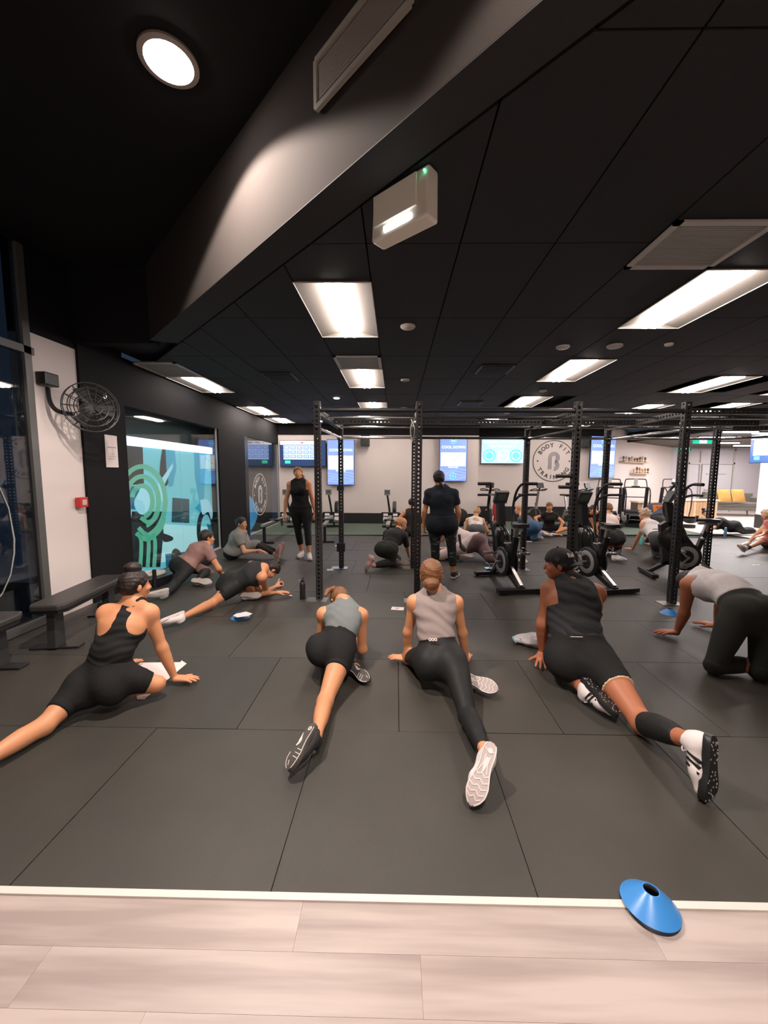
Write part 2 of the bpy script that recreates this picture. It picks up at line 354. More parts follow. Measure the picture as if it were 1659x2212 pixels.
# diagonal wall, lounge beyond
q0=V3((6.62,12.9,0)); q1=V3((11.7,17,0)); dq=unit(q1-q0); nq=V3((dq[1],-dq[0],0))
struct(MB().prism([(0,0),(1,0),(1,3.1),(0,3.1)],q0,q1-q0,(0,0,1),-nq*.15).obj('wall_back_diagonal',white))
lav=mat('lavender_white_paint',(.60,.56,.60),.6)
struct(MB().box((15.2,17.1,1.36),(7.2,.2,2.72)).obj('wall_lounge',lav))
struct(MB().box((12.8,12.9,2.76),(9.2,9.6,.08)).obj('ceiling_lounge',mat('brown_grey_ceiling_paint',(.085,.075,.065),.8)))
struct(MB().box((8.25,10.2,2.86),(.12,8.2,.32)).obj('wall_beam',black))
struct(MB().box((11.25,10.9,1.36),(.9,1.9,2.72)).obj('wall_right_pillar',white)); struct(MB().box((10.79,10.9,.2),(.03,1.9,.4)).obj('baseboard_right',bb))
struct(MB().box((19,12,1.4),(.2,14,2.9)).obj('wall_right',white)); 
struct(MB().box((7,-2.3,2.5),(22,.2,5)).obj('wall_behind',white))
struct(MB().box((13.5,2,1.6),(.2,8.6,3.2)).obj('wall_right_near',white))
# door in the lounge wall
dr=struct(MB().box((12.45,16.97,1.33),(.07,.06,2.66)).box((14.35,16.97,1.33),(.07,.06,2.66)).box((13.4,16.97,2.05),(1.95,.06,.07)).box((13.4,16.97,2.63),(1.95,.06,.07)).box((12.95,16.97,1.33),(.05,.05,2.6)).obj('door_1',frmw))
MB().box((13.65,16.96,1.0),(1.25,.04,2.0)).obj('door_leaf',mat('grey_white_door_paint',(.58,.56,.58),.5),dr); MB().box((13.6,16.92,1.62),(.8,.02,.05)).box((13.6,16.92,.95),(.9,.02,.06)).obj('push_bar',frmw,dr)
# ---------------------------------------------------------------- ceiling lamps and vents
DIR=['front','middle','rear']
names_L={0:'white ceiling troffer lamp nearest the grey emergency light box',2:'white ceiling troffer lamp directly behind the square vent in centre row',3:'small white ceiling lamp just above the rack between its two left posts',
5:'large white ceiling lamp at the right edge behind the big square vent',6:'white ceiling lamp between the five round downlights and the tall rack post',7:'white ceiling lamp behind the dark square vent, upper middle of rack',
9:'dimmer white ceiling lamp joined to the vent near left glass wall',10:'white ceiling lamp above the black pillar at left, second of left row',11:'bluish white ceiling lamp farthest back in the left row by logo glass'}
lightE=0
def troffer(i,x0,x1,y0,y1,power):
    xc,yc=(x0+x1)/2,(y0+y1)/2; w_,l_=x1-x0,y1-y0
    pos='ceiling troffer lamp, %s'%('left' if xc<0 else 'right')
    lab=names_L.get(i) or ['','','','','','','','','','','','','pale troffer lamp high over the right-hand rack post','troffer lamp over the treadmills seen between the rack beams','thin ceiling lamp strip near the screen over the dark screen wall','far thin ceiling lamp just above the left-hand pull-up bar','narrow ceiling lamp strip second from the right edge above the rack','slanting ceiling lamp strip cut by the right picture edge','far ceiling lamp above the angled screen and treadmills'][i]
    t=thing('ceiling_lamp',lab,'lamp',(xc,yc,HC),group='recessed ceiling lamps')
    m=MB(); d=.05
    m.add([(-w_/2,-l_/2,0),(w_/2,-l_/2,0),(w_/2,l_/2,0),(-w_/2,l_/2,0),(-.1,-l_/2,d),(.1,-l_/2,d),(.1,l_/2,d),(-.1,l_/2,d)],[(0,3,7,4),(1,5,6,2),(4,7,6,5),(0,4,5,1),(3,2,6,7)])
    m.obj('tray',lampw,t)
    e=.007; f=MB()
    for a,b in (((-w_/2,-l_/2),(w_/2,-l_/2)),((w_/2,-l_/2),(w_/2,l_/2)),((w_/2,l_/2),(-w_/2,l_/2)),((-w_/2,l_/2),(-w_/2,-l_/2))): f.bar((a[0],a[1],-.002),(b[0],b[1],-.002),e,.006,(0,0,1))
    f.obj('frame',frmw,t)
    for s in (-1,1): MB().cyl((s*.045,-l_/2+.03,.006),(s*.045,l_/2-.03,.006),.024,n=10).obj('tube',tubedim if power<50 else tubeem,t,smooth=True)
def vent(i,x0,x1,y0,y1,lab):
    xc,yc=(x0+x1)/2,(y0+y1)/2; w_,l_=x1-x0,y1-y0; t=thing('ceiling_vent',lab,'vent',(xc,yc,HC),group='square ceiling vents')
    f=MB()
    for a,b in (((-w_/2,-l_/2+.02),(w_/2,-l_/2+.02)),((w_/2-.02,-l_/2),(w_/2-.02,l_/2)),((w_/2,l_/2-.02),(-w_/2,l_/2-.02)),((-w_/2+.02,l_/2),(-w_/2+.02,-l_/2))): f.bar((a[0],a[1],-.004),(b[0],b[1],-.004),.04,.012,(0,0,1))
    f.obj('frame',frmw,t); g=MB()
    n=22
    for k in range(n):
        y=-l_/2+.05+(l_-.1)*k/(n-1); g.bar((-w_/2+.03,y,.004),(w_/2-.03,y,.004),.014,.010)
    g.box((0,0,.016),(w_-.04,l_-.04,.006)); g.obj('grille',grille,t)
VL=iter(['square ceiling vent joined to the front of the central lamp','big square ceiling vent at upper right in front of large lamp','square ceiling vent at left joined to the dimmer lamp by glass wall'])
for i,(x0,x1,y0,y1,k) in enumerate(fixt):
    if k=='L': troffer(i,x0,x1,y0,y1,{9:30}.get(i,62))
    else: vent(i,x0,x1,y0,y1,next(VL))
# lit tubes in the lounge; the last two are unseen, added to brighten it
lt=[(8.85,10.35,0,.42,'long bright lounge lamp bar, uppermost of three above exit sign'),(9.5,11.9,0,.5,'bright lounge lamp bar left of the exit sign, middle of three'),(11.1,13.9,0,.75,'bright lounge lamp bar lowest of three, just under exit sign'),(9.7,10.7,0,.22,'short bright lounge lamp bar right of the rear rack post'),(13.2,12.2,0,.8,'added lounge lamp bar above the sofa area, hidden by white pillar'),(13.6,15.2,0,.8,'added unseen lounge lamp bar near the lounge wall behind the pillar')]
for x,y,z,l,lab in lt:
    p=(x,y); t=thing('lounge_lamp',lab,'lamp',(p[0],p[1],2.72),group='lounge lamp bars')
    MB().box((0,0,-.02),(l*2.1,.14,.04)).obj('housing',lampw,t); MB().box((0,0,-.055),(l*2,.1,.03)).obj('diffuser',mat('lounge_lamp_diffuser',(1,.9,.95),.5,emit=14,ecol=(1,.93,.98)),t,bevel=.01)
    la=bpy.data.lights.new('lamp_light','AREA'); la.shape='RECTANGLE'; la.size=l*2; la.size_y=.1; la.energy=48; la.color=(1,.92,.89); lo=bpy.data.objects.new('lamp_light',la); COL.objects.link(lo); lo.parent=t; lo.location=(0,0,-.075)
# round downlights and speakers in the ceiling
rd=mat('round_diffuser',(.6,.53,.48),.6)
for x,y,r,lab in ((881,705,.075,'round pale ceiling speaker nearest the grey emergency light'),(1216,749,.075,'round pale ceiling disc left of the pair above rack post'),(1328,747,.085,'larger round pale ceiling disc right of the pair above rack'),(1445,743,.045,'small round ceiling sensor at right near the lamp'),(875,820,.07,'round pale ceiling disc right of central second lamp'),(1173,844,.07,'round pale ceiling disc between two right-hand lamps'),(872,881,.07,'small round ceiling disc just left of the middle rack post'),(1095,892,.07,'small far ceiling disc above rack near dark vent')):
    p=P(x,y,z=HC); tag(MB().lathe([(0,-.02),(r*.8,-.02),(r,-.008),(r,.004),(0,.004)],p,20).obj('ceiling_disc',rd,smooth=True),lab,'ceiling disc','round ceiling discs')
p=P(727,860,z=HC); tag(MB().lathe([(0,-.012),(.05,-.012),(.06,0),(0,0)],p,16).obj('small_downlight',mat('cool_spot',(.8,.95,1),.5,emit=6,ecol=(.75,.92,1)),smooth=True),'tiny cool white spot light in ceiling left of central lamps','light')
for x,y,lab in ((605,813,'dark flush ceiling vent left of the central lamps'),(1068,798,'dark square flush ceiling vent right of central lamps'),(1015,871,'dark square flush ceiling vent farther back above middle of rack')):
    p=P(x,y,z=HC); t=thing('flush_vent',lab,'vent',(p[0],p[1],HC)); MB().box((0,0,-.006),(.46,.46,.012)).obj('frame',mat('dark_vent_frame',(.05,.05,.05),.5),t)
    g=MB(); [g.bar((-.2,-.19+.038*k,-.014),(.2,-.19+.038*k,-.014),.02,.012) for k in range(11)]; g.obj('slats',mat('dark_vent_slat',(.006,.006,.006),.6),t)
# emergency light box
em=thing('emergency_light','white emergency light box hanging under the black ceiling','light',(.03,2.13,HC-.115),R(-40))
cw=mat('cream_plastic',(.86,.80,.68),.45)
MB().prism([(-.05,-.12),(.05,-.12),(.045,.115),(-.035,.115)],(-.18,0,0),(0,1,0),(0,0,1),(.36,0,0)).obj('housing',cw,em,bevel=.012)
MB().box((-.02,-.05,.02),(.28,.012,.15)).obj('cover',mat('cream_cover',(.9,.86,.74),.4),em,bevel=.003); MB().box((0,-.053,-.088),(.17,.012,.022)).obj('lit_strip',mat('cool_white_strip',(.9,.95,1),.4,emit=5,ecol=(.9,.96,1)),em)
MB().ball((.16,-.045,.085),.006,8).obj('indicator',mat('green_led',(.1,1,.5),.4,emit=4,ecol=(.1,1,.5)),em)
# raised ceiling: round floodlight, and the unseen downlight that washes the bulkhead face
p=P(365,130,z=HH); fld=thing('round_floodlight','bright round recessed downlight glowing in the black raised ceiling','light',p)
MB().lathe([(.15,0),(.15,-.012),(.122,-.016),(.12,-.005)],(0,0,0),32).obj('trim_ring',mat('dark_lamp_ring',(.25,.2,.17),.4),fld,smooth=True)
MB().lathe([(0,-.03),(.08,-.028),(.11,-.015),(.12,0)],(0,0,0),32).obj('lens',mat('flood_lens',(1,.9,.85),.4,emit=40,ecol=(1,.88,.82)),fld,smooth=True)
def beam_of(t,e):
    la=bpy.data.lights.new('flood','SPOT'); la.energy=e; la.spot_size=R(133); la.spot_blend=.15; la.shadow_soft_size=.06; la.color=WARM; lo=bpy.data.objects.new('flood_beam',la); COL.objects.link(lo); lo.parent=t; lo.location=(0,0,-.05)
beam_of(fld,310)
f2=copy_tree(fld); f2.location=(fld.location[0]+1.95,fld.location[1]-1.95,HH); f2['label']='matching recessed downlight of the raised ceiling, nearer the camera'; fld['group']=f2['group']='raised ceiling downlights'; beam_of(f2,22)
# linear air grille on the bulkhead face
def onface(px,py,off=0):
    d=fw+rt*((px-CX)/FPX)-up*((py-CY)/FPX); n=thf; t=((C0-V3((0,0,CH))-n*off)@n)/(d@n); return V3((0,0,CH))+t*d
g0=onface(684,236,.02); g1=onface(684,132,.02); g2=onface(886,18,.02); ux=V3(C0-C1); ux[2]=0; ux=unit(ux); wid=abs((g2-g0)@ux); hgt=g1[2]-g0[2]
gr=thing('air_grille','long grey air grille high on the dark diagonal bulkhead','vent',g0-V3((0,0,0)))
f=MB(); 
for a,b in (((0,0),(wid,0)),((wid,0),(wid,hgt)),((wid,hgt),(0,hgt)),((0,hgt),(0,0))): f.bar(a[0]*ux+V3((0,0,a[1])),b[0]*ux+V3((0,0,b[1])),.024,.02,thf)
f.obj('frame',mat('taupe_metal',(.36,.34,.29),.5),gr); g=MB()
for k in range(9): zz_=.04+(hgt-.08)*k/8; g.bar(.02*ux+V3((0,0,zz_))+thf*.004,(wid-.02)*ux+V3((0,0,zz_))+thf*.004,.02,.012,thf)
g.obj('louvres',mat('dark_taupe',(.25,.21,.18),.6),gr)
# ================================================================ equipment
# ---- the rig: square posts with real holes, beams, pull-up bars
def holed(mb,a,b,w,faces_dir,pitch_=.0508,r=.0135):
    """square tube from a to b, width w, wall faces pierced by a row of holes on all four sides"""
    a,b=V3(a),V3(b); L=np.linalg.norm(b-a); u,v,ww=basis(b-a,faces_dir); n=max(1,int(L/pitch_)); p=L/n; vs=[]; fs=[]
    oc=[(math.cos(PI/8+k*PI/4),math.sin(PI/8+k*PI/4)) for k in range(8)]
    for fn,fu in ((u,v),(v,-u),(-u,-v),(-v,u)):
        for i in range(n):
            c=a+ww*p*(i+.5)+fn*w/2; o=len(vs)
            sq=[(w/2,p*.2),(w*.2,p/2),(-w*.2,p/2),(-w/2,p*.2),(-w/2,-p*.2),(-w*.2,-p/2),(w*.2,-p/2),(w/2,-p*.2)]
            for x,y in sq: vs.append(c+fu*x+ww*y)
            for x,y in ((w/2,p/2),(-w/2,p/2),(-w/2,-p/2),(w/2,-p/2)): vs.append(c+fu*x+ww*y)
            for x,y in oc: vs.append(c+fu*x*r+ww*y*r)
            for x,y in oc: vs.append(c+fu*x*r+ww*y*r-fn*.006)
            for k in range(8): fs.append((o+k,o+(k+1)%8,o+12+(k+1)%8,o+12+k)); fs.append((o+12+k,o+12+(k+1)%8,o+20+(k+1)%8,o+20+k))
            fs+= [(o+0,o+8,o+1),(o+2,o+9,o+3),(o+4,o+10,o+5),(o+6,o+11,o+7)]
    for e in (a,b):
        o=len(vs); vs+=[e+(u*x+v*y)*w/2 for x,y in ((1,1),(-1,1),(-1,-1),(1,-1))]; fs.append((o,o+1,o+2,o+3))
    return mb.add(vs,fs)
rig=thing('pull_up_rig','tall black perforated steel rig spanning the gym floor','rig',(1.3,5.5,0))
RT=2.41; FY,RY=4.72,6.36
fx_=[P(688,1100,Y=FY)[0],P(903,1100,Y=FY)[0],P(1240,1050,Y=FY)[0],P(1466,1100,Y=FY)[0]]; rx_=[P(737,1100,Y=RY)[0],P(893,1100,Y=RY)[0],P(1133,1100,Y=RY)[0],P(1303,1100,Y=RY)[0],P(1535,1100,Y=RY)[0]]
fx_.append(rx_[4]+.0)
PW_=.075
postm=None
def rigpart(mb,name,m=steel,smooth=False): return mb.obj(name,m,rig,smooth=smooth,world=True)
for k,x in enumerate(fx_[:4]+[rx_[4]+.02]):
    if k==4: continue
    po=rigpart(holed(MB(),(x,FY,.008),(x,FY,RT),PW_,(0,1,0)),'upright')
    b=MB()
    for z,dx,dy in ((RT-.04,0,-1),(RT-.09,1,0),(RT-.09,-1,0),(RT-.30,0,-1),(RT-.24,1,0),(RT-.24,-1,0)):
        c=V3((x+dx*.04,FY+dy*.04,z)); b.cyl(c,c+V3((dx,dy,0))*.022,.021,.013,n=8)
    b.obj('bolt',chrome,po,smooth=True,world=True)
for k,x in enumerate(rx_):
    po=rigpart(holed(MB(),(x,RY,.008),(x,RY,RT-.02),PW_,(0,1,0)),'upright')
    b=MB()
    for z,dx,dy in ((2.12,.6,-1),(2.12,-1,0),(2.06,0,-1),(2.33,-1,0)):
        c=V3((x+dx*.04,RY+dy*.04,z)); b.cyl(c,c+unit((dx,dy,0))*.022,.021,.013,n=8)
    b.obj('bolt',chrome,po,smooth=True,world=True)
for x,y in [(x,FY) for x in fx_[:4]]+[(x,RY) for x in rx_]:
    rigpart(MB().box((x-.03,y-.02,.004),(.26,.17,.008)),'foot_plate',satin)
def bar(a,b,r,m=steel): rigpart(MB().cyl(a,b,r,n=12),'pull_up_bar',m,smooth=True)
def beam(a,b): rigpart(holed(MB(),a,b,.07,(0,0,1)),'crossbeam')
for i in range(4):
    xa,xb=(fx_+[0])[i],fx_[i+1]; ra,rb=rx_[i],rx_[i+1]; ch=chrome if i in (0,2,3) else steel
    if i<3:
        bar((xa,FY,RT-.10),(xb,FY,RT-.10),.026)
    bar((xa,FY+.45,2.29),((xb if i<3 else rb),FY+.45,2.29),.016,ch)
    beam(((xa+ra)/2+.04,FY+.92,2.29),((((xb if i<3 else rb))+rb)/2-.04,FY+.92,2.29))
    bar((ra,RY-.28,2.27),(rb,RY-.28,2.27),.017,ch)
    bar((ra,RY-.05,2.13),(rb,RY-.05,2.13),.02,ch if i!=1 else steel)
for i in range(4):
    beam((fx_[i],FY+.04,2.29),(rx_[i],RY-.04,2.29)); bar((fx_[i]+.02,FY+.05,2.10),(rx_[i]+.02,RY-.04,2.12),.018,chrome if i in (0,3) else steel)
beam((fx_[3]+.04,FY+.02,2.31),(7.2,FY+.05,2.31)); beam((rx_[4]+.04,RY,2.29),(7.4,RY-.6,2.29)); bar((rx_[4],RY,2.13),(7.4,RY-.9,2.2),.018,chrome)
for z,l in ((1.545,.19),(1.415,.15),(.62,.16)): rigpart(MB().cyl((fx_[2]-.03,FY,z),(fx_[2]-.03-l,FY,z),.022,n=10),'peg',steel,smooth=True)
rigpart(MB().box((rx_[0],RY-.05,1.32),(.11,.07,.07)),'spotter_clamp',blk); rigpart(MB().box((rx_[0],RY-.05,.36),(.13,.08,.14)),'spotter_clamp',blk)
rigpart(MB().tube(bez([(fx_[1]-.06,FY+.5,2.25),(fx_[1]-.09,FY+.3,2.1),(fx_[1]-.07,FY+.1,1.95),(fx_[1]-.05,FY+.05,2.1),(fx_[1]-.08,FY+.3,2.24)]),.008),'hanging_cable',gryp,smooth=True)

# ---- air bikes
whitering=mat('pale_grey_disc',(.34,.35,.37),.35); screen_off=mat('green_grey_screen',(.11,.14,.12),.25)
def air_bike():
    t=thing('air_bike','','exercise bike')
    def p(mb,n,m=steel,par=None,s=True): return mb.obj(n,m,par or t,smooth=s)
    p(MB().box((.47,0,.045),(.09,.55,.05)),'front_stabiliser',blk,s=False); p(MB().box((-.47,0,.045),(.10,.66,.055)),'rear_stabiliser',blk,s=False)
    q=MB(); [q.cyl((x,y,.0),(x,y,.03),.025,n=8) for x in (.47,-.47) for y in (-.24,.24)]; p(q,'rubber_foot',blkm)
    p(MB().bar((.47,0,.06),(.22,0,.22),.07,.05).bar((-.47,0,.06),(-.1,0,.2),.08,.06).bar((-.1,0,.2),(.3,0,.24),.07,.09),'frame',steel,s=False)
    p(MB().bar((-.46,.0,.1),(-.13,0,.3),.045,.03),'silver_rail',satin,s=False)
    p(MB().ball((.17,0,.60),(.20,.095,.24),20),'fan_housing',mat('glossy_black_shell',(.016,.016,.016),.22))
    p(MB().prism([(.30,.3),(.05,.16),(-.12,.17),(-.17,.3),(-.12,.5),(.1,.78),(.28,.86),(.36,.8)],(0,-.05,0),(1,0,0),(0,0,1),(0,.10,0)),'shroud',blk,s=False)
    for s in (-1,1):
        p(MB().lathe([(0,0),(.21,0),(.215,.015),(.19,.03),(.15,.032),(0,.03)],(.0,s*.06,.33),28,axis=(0,s,0)),'belt_guard',blk)
        p(MB().lathe([(.10,.033),(.155,.037),(.165,.03)],(.0,s*.06,.33),28,axis=(0,s,0)),'pale_ring',whitering)
    cr=p(MB().cyl((0,-.16,.33),(0,.16,.33),.02).bar((0,.15,.33),(.11,.15,.20),.03,.02).bar((0,-.15,.33),(-.11,-.15,.46),.03,.02),'crank',satin,s=False)
    for s in (-1,1):
        x,z=(.11,.20) if s>0 else (-.11,.46); pd=MB().box((x,s*.22,z),(.10,.10,.028)).cyl((x,s*.15,z),(x,s*.27,z),.011,n=8); 
        for k in range(5): pd.cyl((x-.04+.02*k,s*.185,z+.018),(x-.04+.02*k,s*.185,z-.018),.006,n=6)
        pd.tube(bez([(x+.04,s*.17,z+.01),(x+.06,s*.2,z+.06),(x+.06,s*.25,z+.06),(x+.04,s*.27,z+.01)],4),.006,6); p(pd,'pedal',chrome,cr,s=False)
    p(MB().bar((-.14,0,.30),(-.26,0,.72),.075,.055),'seat_tube',blk,s=False); p(MB().bar((-.24,0,.68),(-.275,0,.83),.05,.04),'seat_post',satin,s=False)
    p(MB().box((-.28,0,.84),(.24,.05,.035)),'seat_slider',gryp,s=False); p(MB().cyl((-.2,.04,.62),(-.2,.09,.62),.022,n=8).cyl((-.2,.09,.62),(-.17,.13,.63),.01,n=8),'adjuster_knob',satin)
    pts=[(.14,0),(.10,.025),(.02,.045),(-.06,.1),(-.12,.115),(-.145,.06)]; out=pts+[(x,-y) for x,y in pts[::-1]]
    p(MB().prism(out,(-.27,0,.865),(1,0,0),(0,1,0),(0,0,.045)),'saddle',blk,s=False)
    p(MB().bar((.20,0,.80),(.26,0,1.14),.09,.10),'console_mast',blk,s=False)
    M=np.array(Matrix.Rotation(R(-28),3,'Y')); c=p(MB().box((.24,0,1.23),(.05,.20,.19),M),'console',mat('console_grey',(.06,.065,.065),.4),s=False); p(MB().box(V3((.24,0,1.23))+M@V3((-.027,0,.01)),(.004,.12,.1),M),'screen',screen_off,c,s=False)
    for s in (-1,1):
        path=bez([(.12,s*.13,.42),(.15,s*.15,.75),(.24,s*.19,1.02),(.20,s*.20,1.25),(.12,s*.215,1.38),(.06,s*.26,1.43),(.03,s*.40,1.43)],6)
        a=p(MB().tube(path,.018,10),'handle_arm',steel); p(MB().cyl((.04,s*.25,1.43),(.03,s*.44,1.43),.024,n=10),'grip',blkm,a)
        p(MB().tube(bez([(.22,s*.195,1.16),(.14,s*.22,1.24),(.07,s*.26,1.27),(.04,s*.34,1.275),(.03,s*.44,1.275)],5),.017,10),'lower_grip',blkm,a)
        p(MB().cyl((.12,s*.08,.44),(.12,s*.30,.44),.02,n=10),'foot_peg',gryp)
        p(MB().bar((.12,s*.14,.44),(.02,s*.15,.34),.03,.02),'link_rod',satin,s=False)
    return t
bike=air_bike(); bike.location=(1.58,5.50,0); bike.rotation_euler=(0,0,R(100)); bike['label']='black air bike between middle and tall posts of the rig, left one'
bike['group']='air bikes under the rig'
dup(bike,(2.80,5.53,0),R(102),'black air bike behind the man in the cap, right of tall post')
dup(bike,(4.42,5.98,0),R(168),'black air bike seen side on behind the right-hand post')

# ---- rowing machines along the back wall
def rower():
    t=thing('rowing_machine','','rowing machine')
    def p(mb,n,m,s=False): return mb.obj(n,m,t,smooth=s)
    p(MB().prism([(-.035,0),(.035,0),(.045,.05),(-.045,.05)],(0,-1.9,.38),(1,0,0),(0,0,1),(0,1.75,.02)),'rail',satin)
    p(MB().box((0,-1.8,.19),(.06,.05,.38)),'rear_leg',blk); p(MB().box((0,-1.8,.02),(.42,.06,.035)),'rear_foot',blk)
    p(MB().bar((0,-.15,.38),(0,.6,.2),.07,.09),'front_frame',gryp); p(MB().box((0,.62,.05),(.5,.07,.06)),'front_foot',blk); p(MB().bar((0,.6,.06),(0,.55,.3),.05,.06),'front_leg',blk)
    p(MB().lathe([(0,-.05),(.22,-.05),(.24,-.03),(.24,.03),(.22,.05),(0,.05)],(.10,.38,.55),26,axis=(1,0,0)),'flywheel_housing',blk,35)
    g=MB(); [g.lathe([(.07+.035*k,.052),(.08+.035*k,.055),(.09+.035*k,.052)],(.10,.38,.55),24,axis=(1,0,0)) for k in range(4)]; p(g,'perforated_cover',satin,35)
    p(MB().tube(bez([(-.02,.2,.42),(-.04,.14,.62),(-.07,.06,.86),(-.09,.05,.98)],5),.028,8),'monitor_arm',blk,True)
    mo=p(MB().box((-.09,.03,1.05),(.16,.05,.15)),'monitor',gryp); MB().box((-.09,.001,1.06),(.12,.006,.09)).obj('screen',screen_off,mo)
    for s in (-1,1):
        p(MB().box((s*.13,-.03,.36),(.12,.12,.22),np.array(Matrix.Rotation(R(-40),3,'X'))),'foot_rest',lgry); p(MB().box((s*.13,-.06,.41),(.125,.03,.03)),'foot_strap',blk)
    p(MB().cyl((-.25,.05,.50),(.25,.05,.50),.016,n=10),'handle',blk,True)
    p(MB().box((0,-1.1,.44),(.24,.2,.04)),'seat',blk)
    return t
rw=rower(); rw.location=(-2.85,10.35,0); rw.rotation_euler=(0,0,R(-2)); rw['label']='rowing machine with long pale rail beside the logo glass at left'; rw['group']='rowing machines by the back wall'
dup(rw,(-1.72,10.5,0),R(4),'rowing machine behind the left posts of the rig')
dup(rw,(-.14,10.5,0),R(-1),'rowing machine standing alone left of the blonde woman')

# ---- spin bikes
def spin_bike():
    t=thing('spin_bike','','exercise bike')
    def p(mb,n,m,s=False): return mb.obj(n,m,t,smooth=s)
    brz=mat('bronze_grey_metal',(.30,.25,.21),.4,metal=.6)
    p(MB().bar((.42,0,.05),(.28,0,.75),.05,.06).bar((.30,0,.6),(-.3,0,.35),.05,.07).bar((-.42,0,.05),(-.22,0,.55),.05,.06),'frame',brz); p(MB().bar((.30,0,.7),(.36,0,1.08),.045,.05),'handlebar_post',brz)
    p(MB().bar((-.22,0,.5),(-.30,0,.93),.04,.045),'seat_post',satin); p(MB().prism([(.13,0),(.0,.04),(-.1,.1),(-.13,0),(-.1,-.1),(0,-.04)],(-.3,0,.93),(1,0,0),(0,1,0),(0,0,.045)),'saddle',blk)
    p(MB().box((.45,0,.04),(.07,.5,.05)).box((-.45,0,.04),(.07,.5,.05)),'stabiliser',blk)
    p(MB().lathe([(0,-.03),(.23,-.03),(.24,0),(.23,.03),(0,.03)],(.28,0,.36),26,axis=(0,1,0)),'flywheel',blk,35)
    h=MB()
    for s in (-1,1): h.tube(bez([(.36,0,1.1),(.33,s*.12,1.1),(.30,s*.25,1.1),(.42,s*.24,1.14),(.46,s*.16,1.15),(.40,s*.05,1.12)],5),.014,8)
    p(h,'handlebar',blk,True); mo=p(MB().box((.42,0,1.25),(.04,.22,.14),np.array(Matrix.Rotation(R(-20),3,'Y'))),'monitor',blk); p(MB().bar((.38,0,1.1),(.42,0,1.2),.03,.04),'monitor_stem',blk)
    p(MB().bar((0,.07,.36),(.1,.07,.22),.025,.02).box((.12,.12,.21),(.1,.09,.025)).bar((0,-.07,.36),(-.1,-.07,.5),.025,.02).box((-.12,-.12,.51),(.1,.09,.025)),'crank',satin)
    return t
sb=spin_bike(); sb.location=(2.75,11.3,0); sb.rotation_euler=(0,0,R(-110)); sb['label']='spin bike at back wall seen through the left air bike arm'; sb['group']='spin bikes at the back wall'
dup(sb,(3.9,11.45,0),R(-70),'spin bike at back wall left of the rear rack post'); dup(sb,(5.15,11.4,0),R(-62),'spin bike at back wall above woman in black shirt')

# ---- curved treadmills
def treadmill():
    t=thing('treadmill','','treadmill')
    def p(mb,n,m,s=False): return mb.obj(n,m,t,smooth=s)
    prof=[(-.85+1.7*i/16,.24+.20*((i/16-.45)*1.7)**2) for i in range(17)]
    p(MB().strip([(x,z-.05) for x,z in prof],[(x,z) for x,z in prof],(0,-.24,0),(1,0,0),(0,0,1),(0,.48,0)),'belt',blkm)
    sl=MB(); 
    for s in (-1,1): p(MB().strip([(x,z-.15) for x,z in prof],[(x,z+.035) for x,z in prof],(0,s*.30-.03,0),(1,0,0),(0,0,1),(0,.06,0)),'side_rail',gryp)
    for x in (.6,-.6): p(MB().box((x,0,.05),(.12,.66,.09)),'base_foot',blk)
    for s in (-1,1):
        p(MB().bar((.62,s*.31,.2),(.35,s*.31,1.15),.05,.09,(0,1,0)),'upright',blk); p(MB().tube(bez([(-.25,s*.31,.95),(-.1,s*.32,1.1),(.2,s*.32,1.16),(.36,s*.31,1.16)],5),.02,8),'hand_rail',steel,True); p(MB().tube(bez([(-.25,s*.31,.95),(-.22,s*.31,.6),(-.1,s*.31,.3)],4),.018,8),'rail_support',steel,True)
    p(MB().tube(bez([(.36,-.31,1.16),(.45,-.28,1.38),(.47,-.2,1.42),(.47,.2,1.42),(.45,.28,1.38),(.36,.31,1.16)],6),.016,8),'front_loop',steel,True)
    p(MB().cyl((.36,-.31,1.16),(.36,.31,1.16),.018,n=8).cyl((.42,-.31,.85),(.42,.31,.85),.014,n=8),'crossbar',steel,True)
    p(MB().box((.42,0,1.3),(.05,.10,.26)),'tablet_holder',lgry); p(MB().box((.40,0,1.18),(.10,.22,.05)),'console',blk)
    p(MB().prism([(.55,.38),(.9,.30),(.92,.18),(.55,.18)],(0,-.25,0),(1,0,0),(0,0,1),(0,.5,0)),'front_hood',blk)
    return t
tr=treadmill(); tr.location=(6.35,11.75,0); tr.rotation_euler=(0,0,R(62)); tr['label']='treadmill nearest the angled screen, leftmost of the three'; tr['group']='treadmills at the back'
dup(tr,(7.45,12.2,0),R(66),'middle treadmill, below the left end of the trophy shelves'); dup(tr,(8.75,12.3,0),R(70),'treadmill farthest right, beside the low wooden counter')

# ---- benches at the left wall
def bench():
    t=thing('weight_bench','','bench')
    pts=[(-.15,-.46),(-.15,.46),(-.11,.53),(.11,.53),(.15,.46),(.15,-.46),(.11,-.53),(-.11,-.53)]
    MB().prism(pts,(0,0,.37),(1,0,0),(0,1,0),(0,0,.055)).obj('padded_seat',mat('black_vinyl',(.035,.033,.03),.42),t,bevel=.014)
    MB().prism(pts,(0,0,.345),(.93,0,0),(0,.97,0),(0,0,.025)).obj('seat_board',blk,t)
    for s in (-1,1):
        MB().prism([(-.06,0),(.07,0),(.055,.33),(-.055,.33)],(-.035,s*.40,.015),(0,s,0),(0,0,1),(.07,0,0)).obj('leg',mat('worn_black_metal',(.028,.03,.03),.5,noise=.2,nscale=30),t,bevel=.006)
        MB().box((0,s*.40,.01),(.4,.1,.02)).obj('foot_plate',blk,t,bevel=.006)
    MB().bar((0,-.4,.33),(0,.4,.33),.07,.05).obj('spine',steel,t); MB().box((0,-.36,.36),(.1,.02,.03)).obj('number_label',mat('grey_blue_label',(.16,.18,.19),.5),t)
    return t
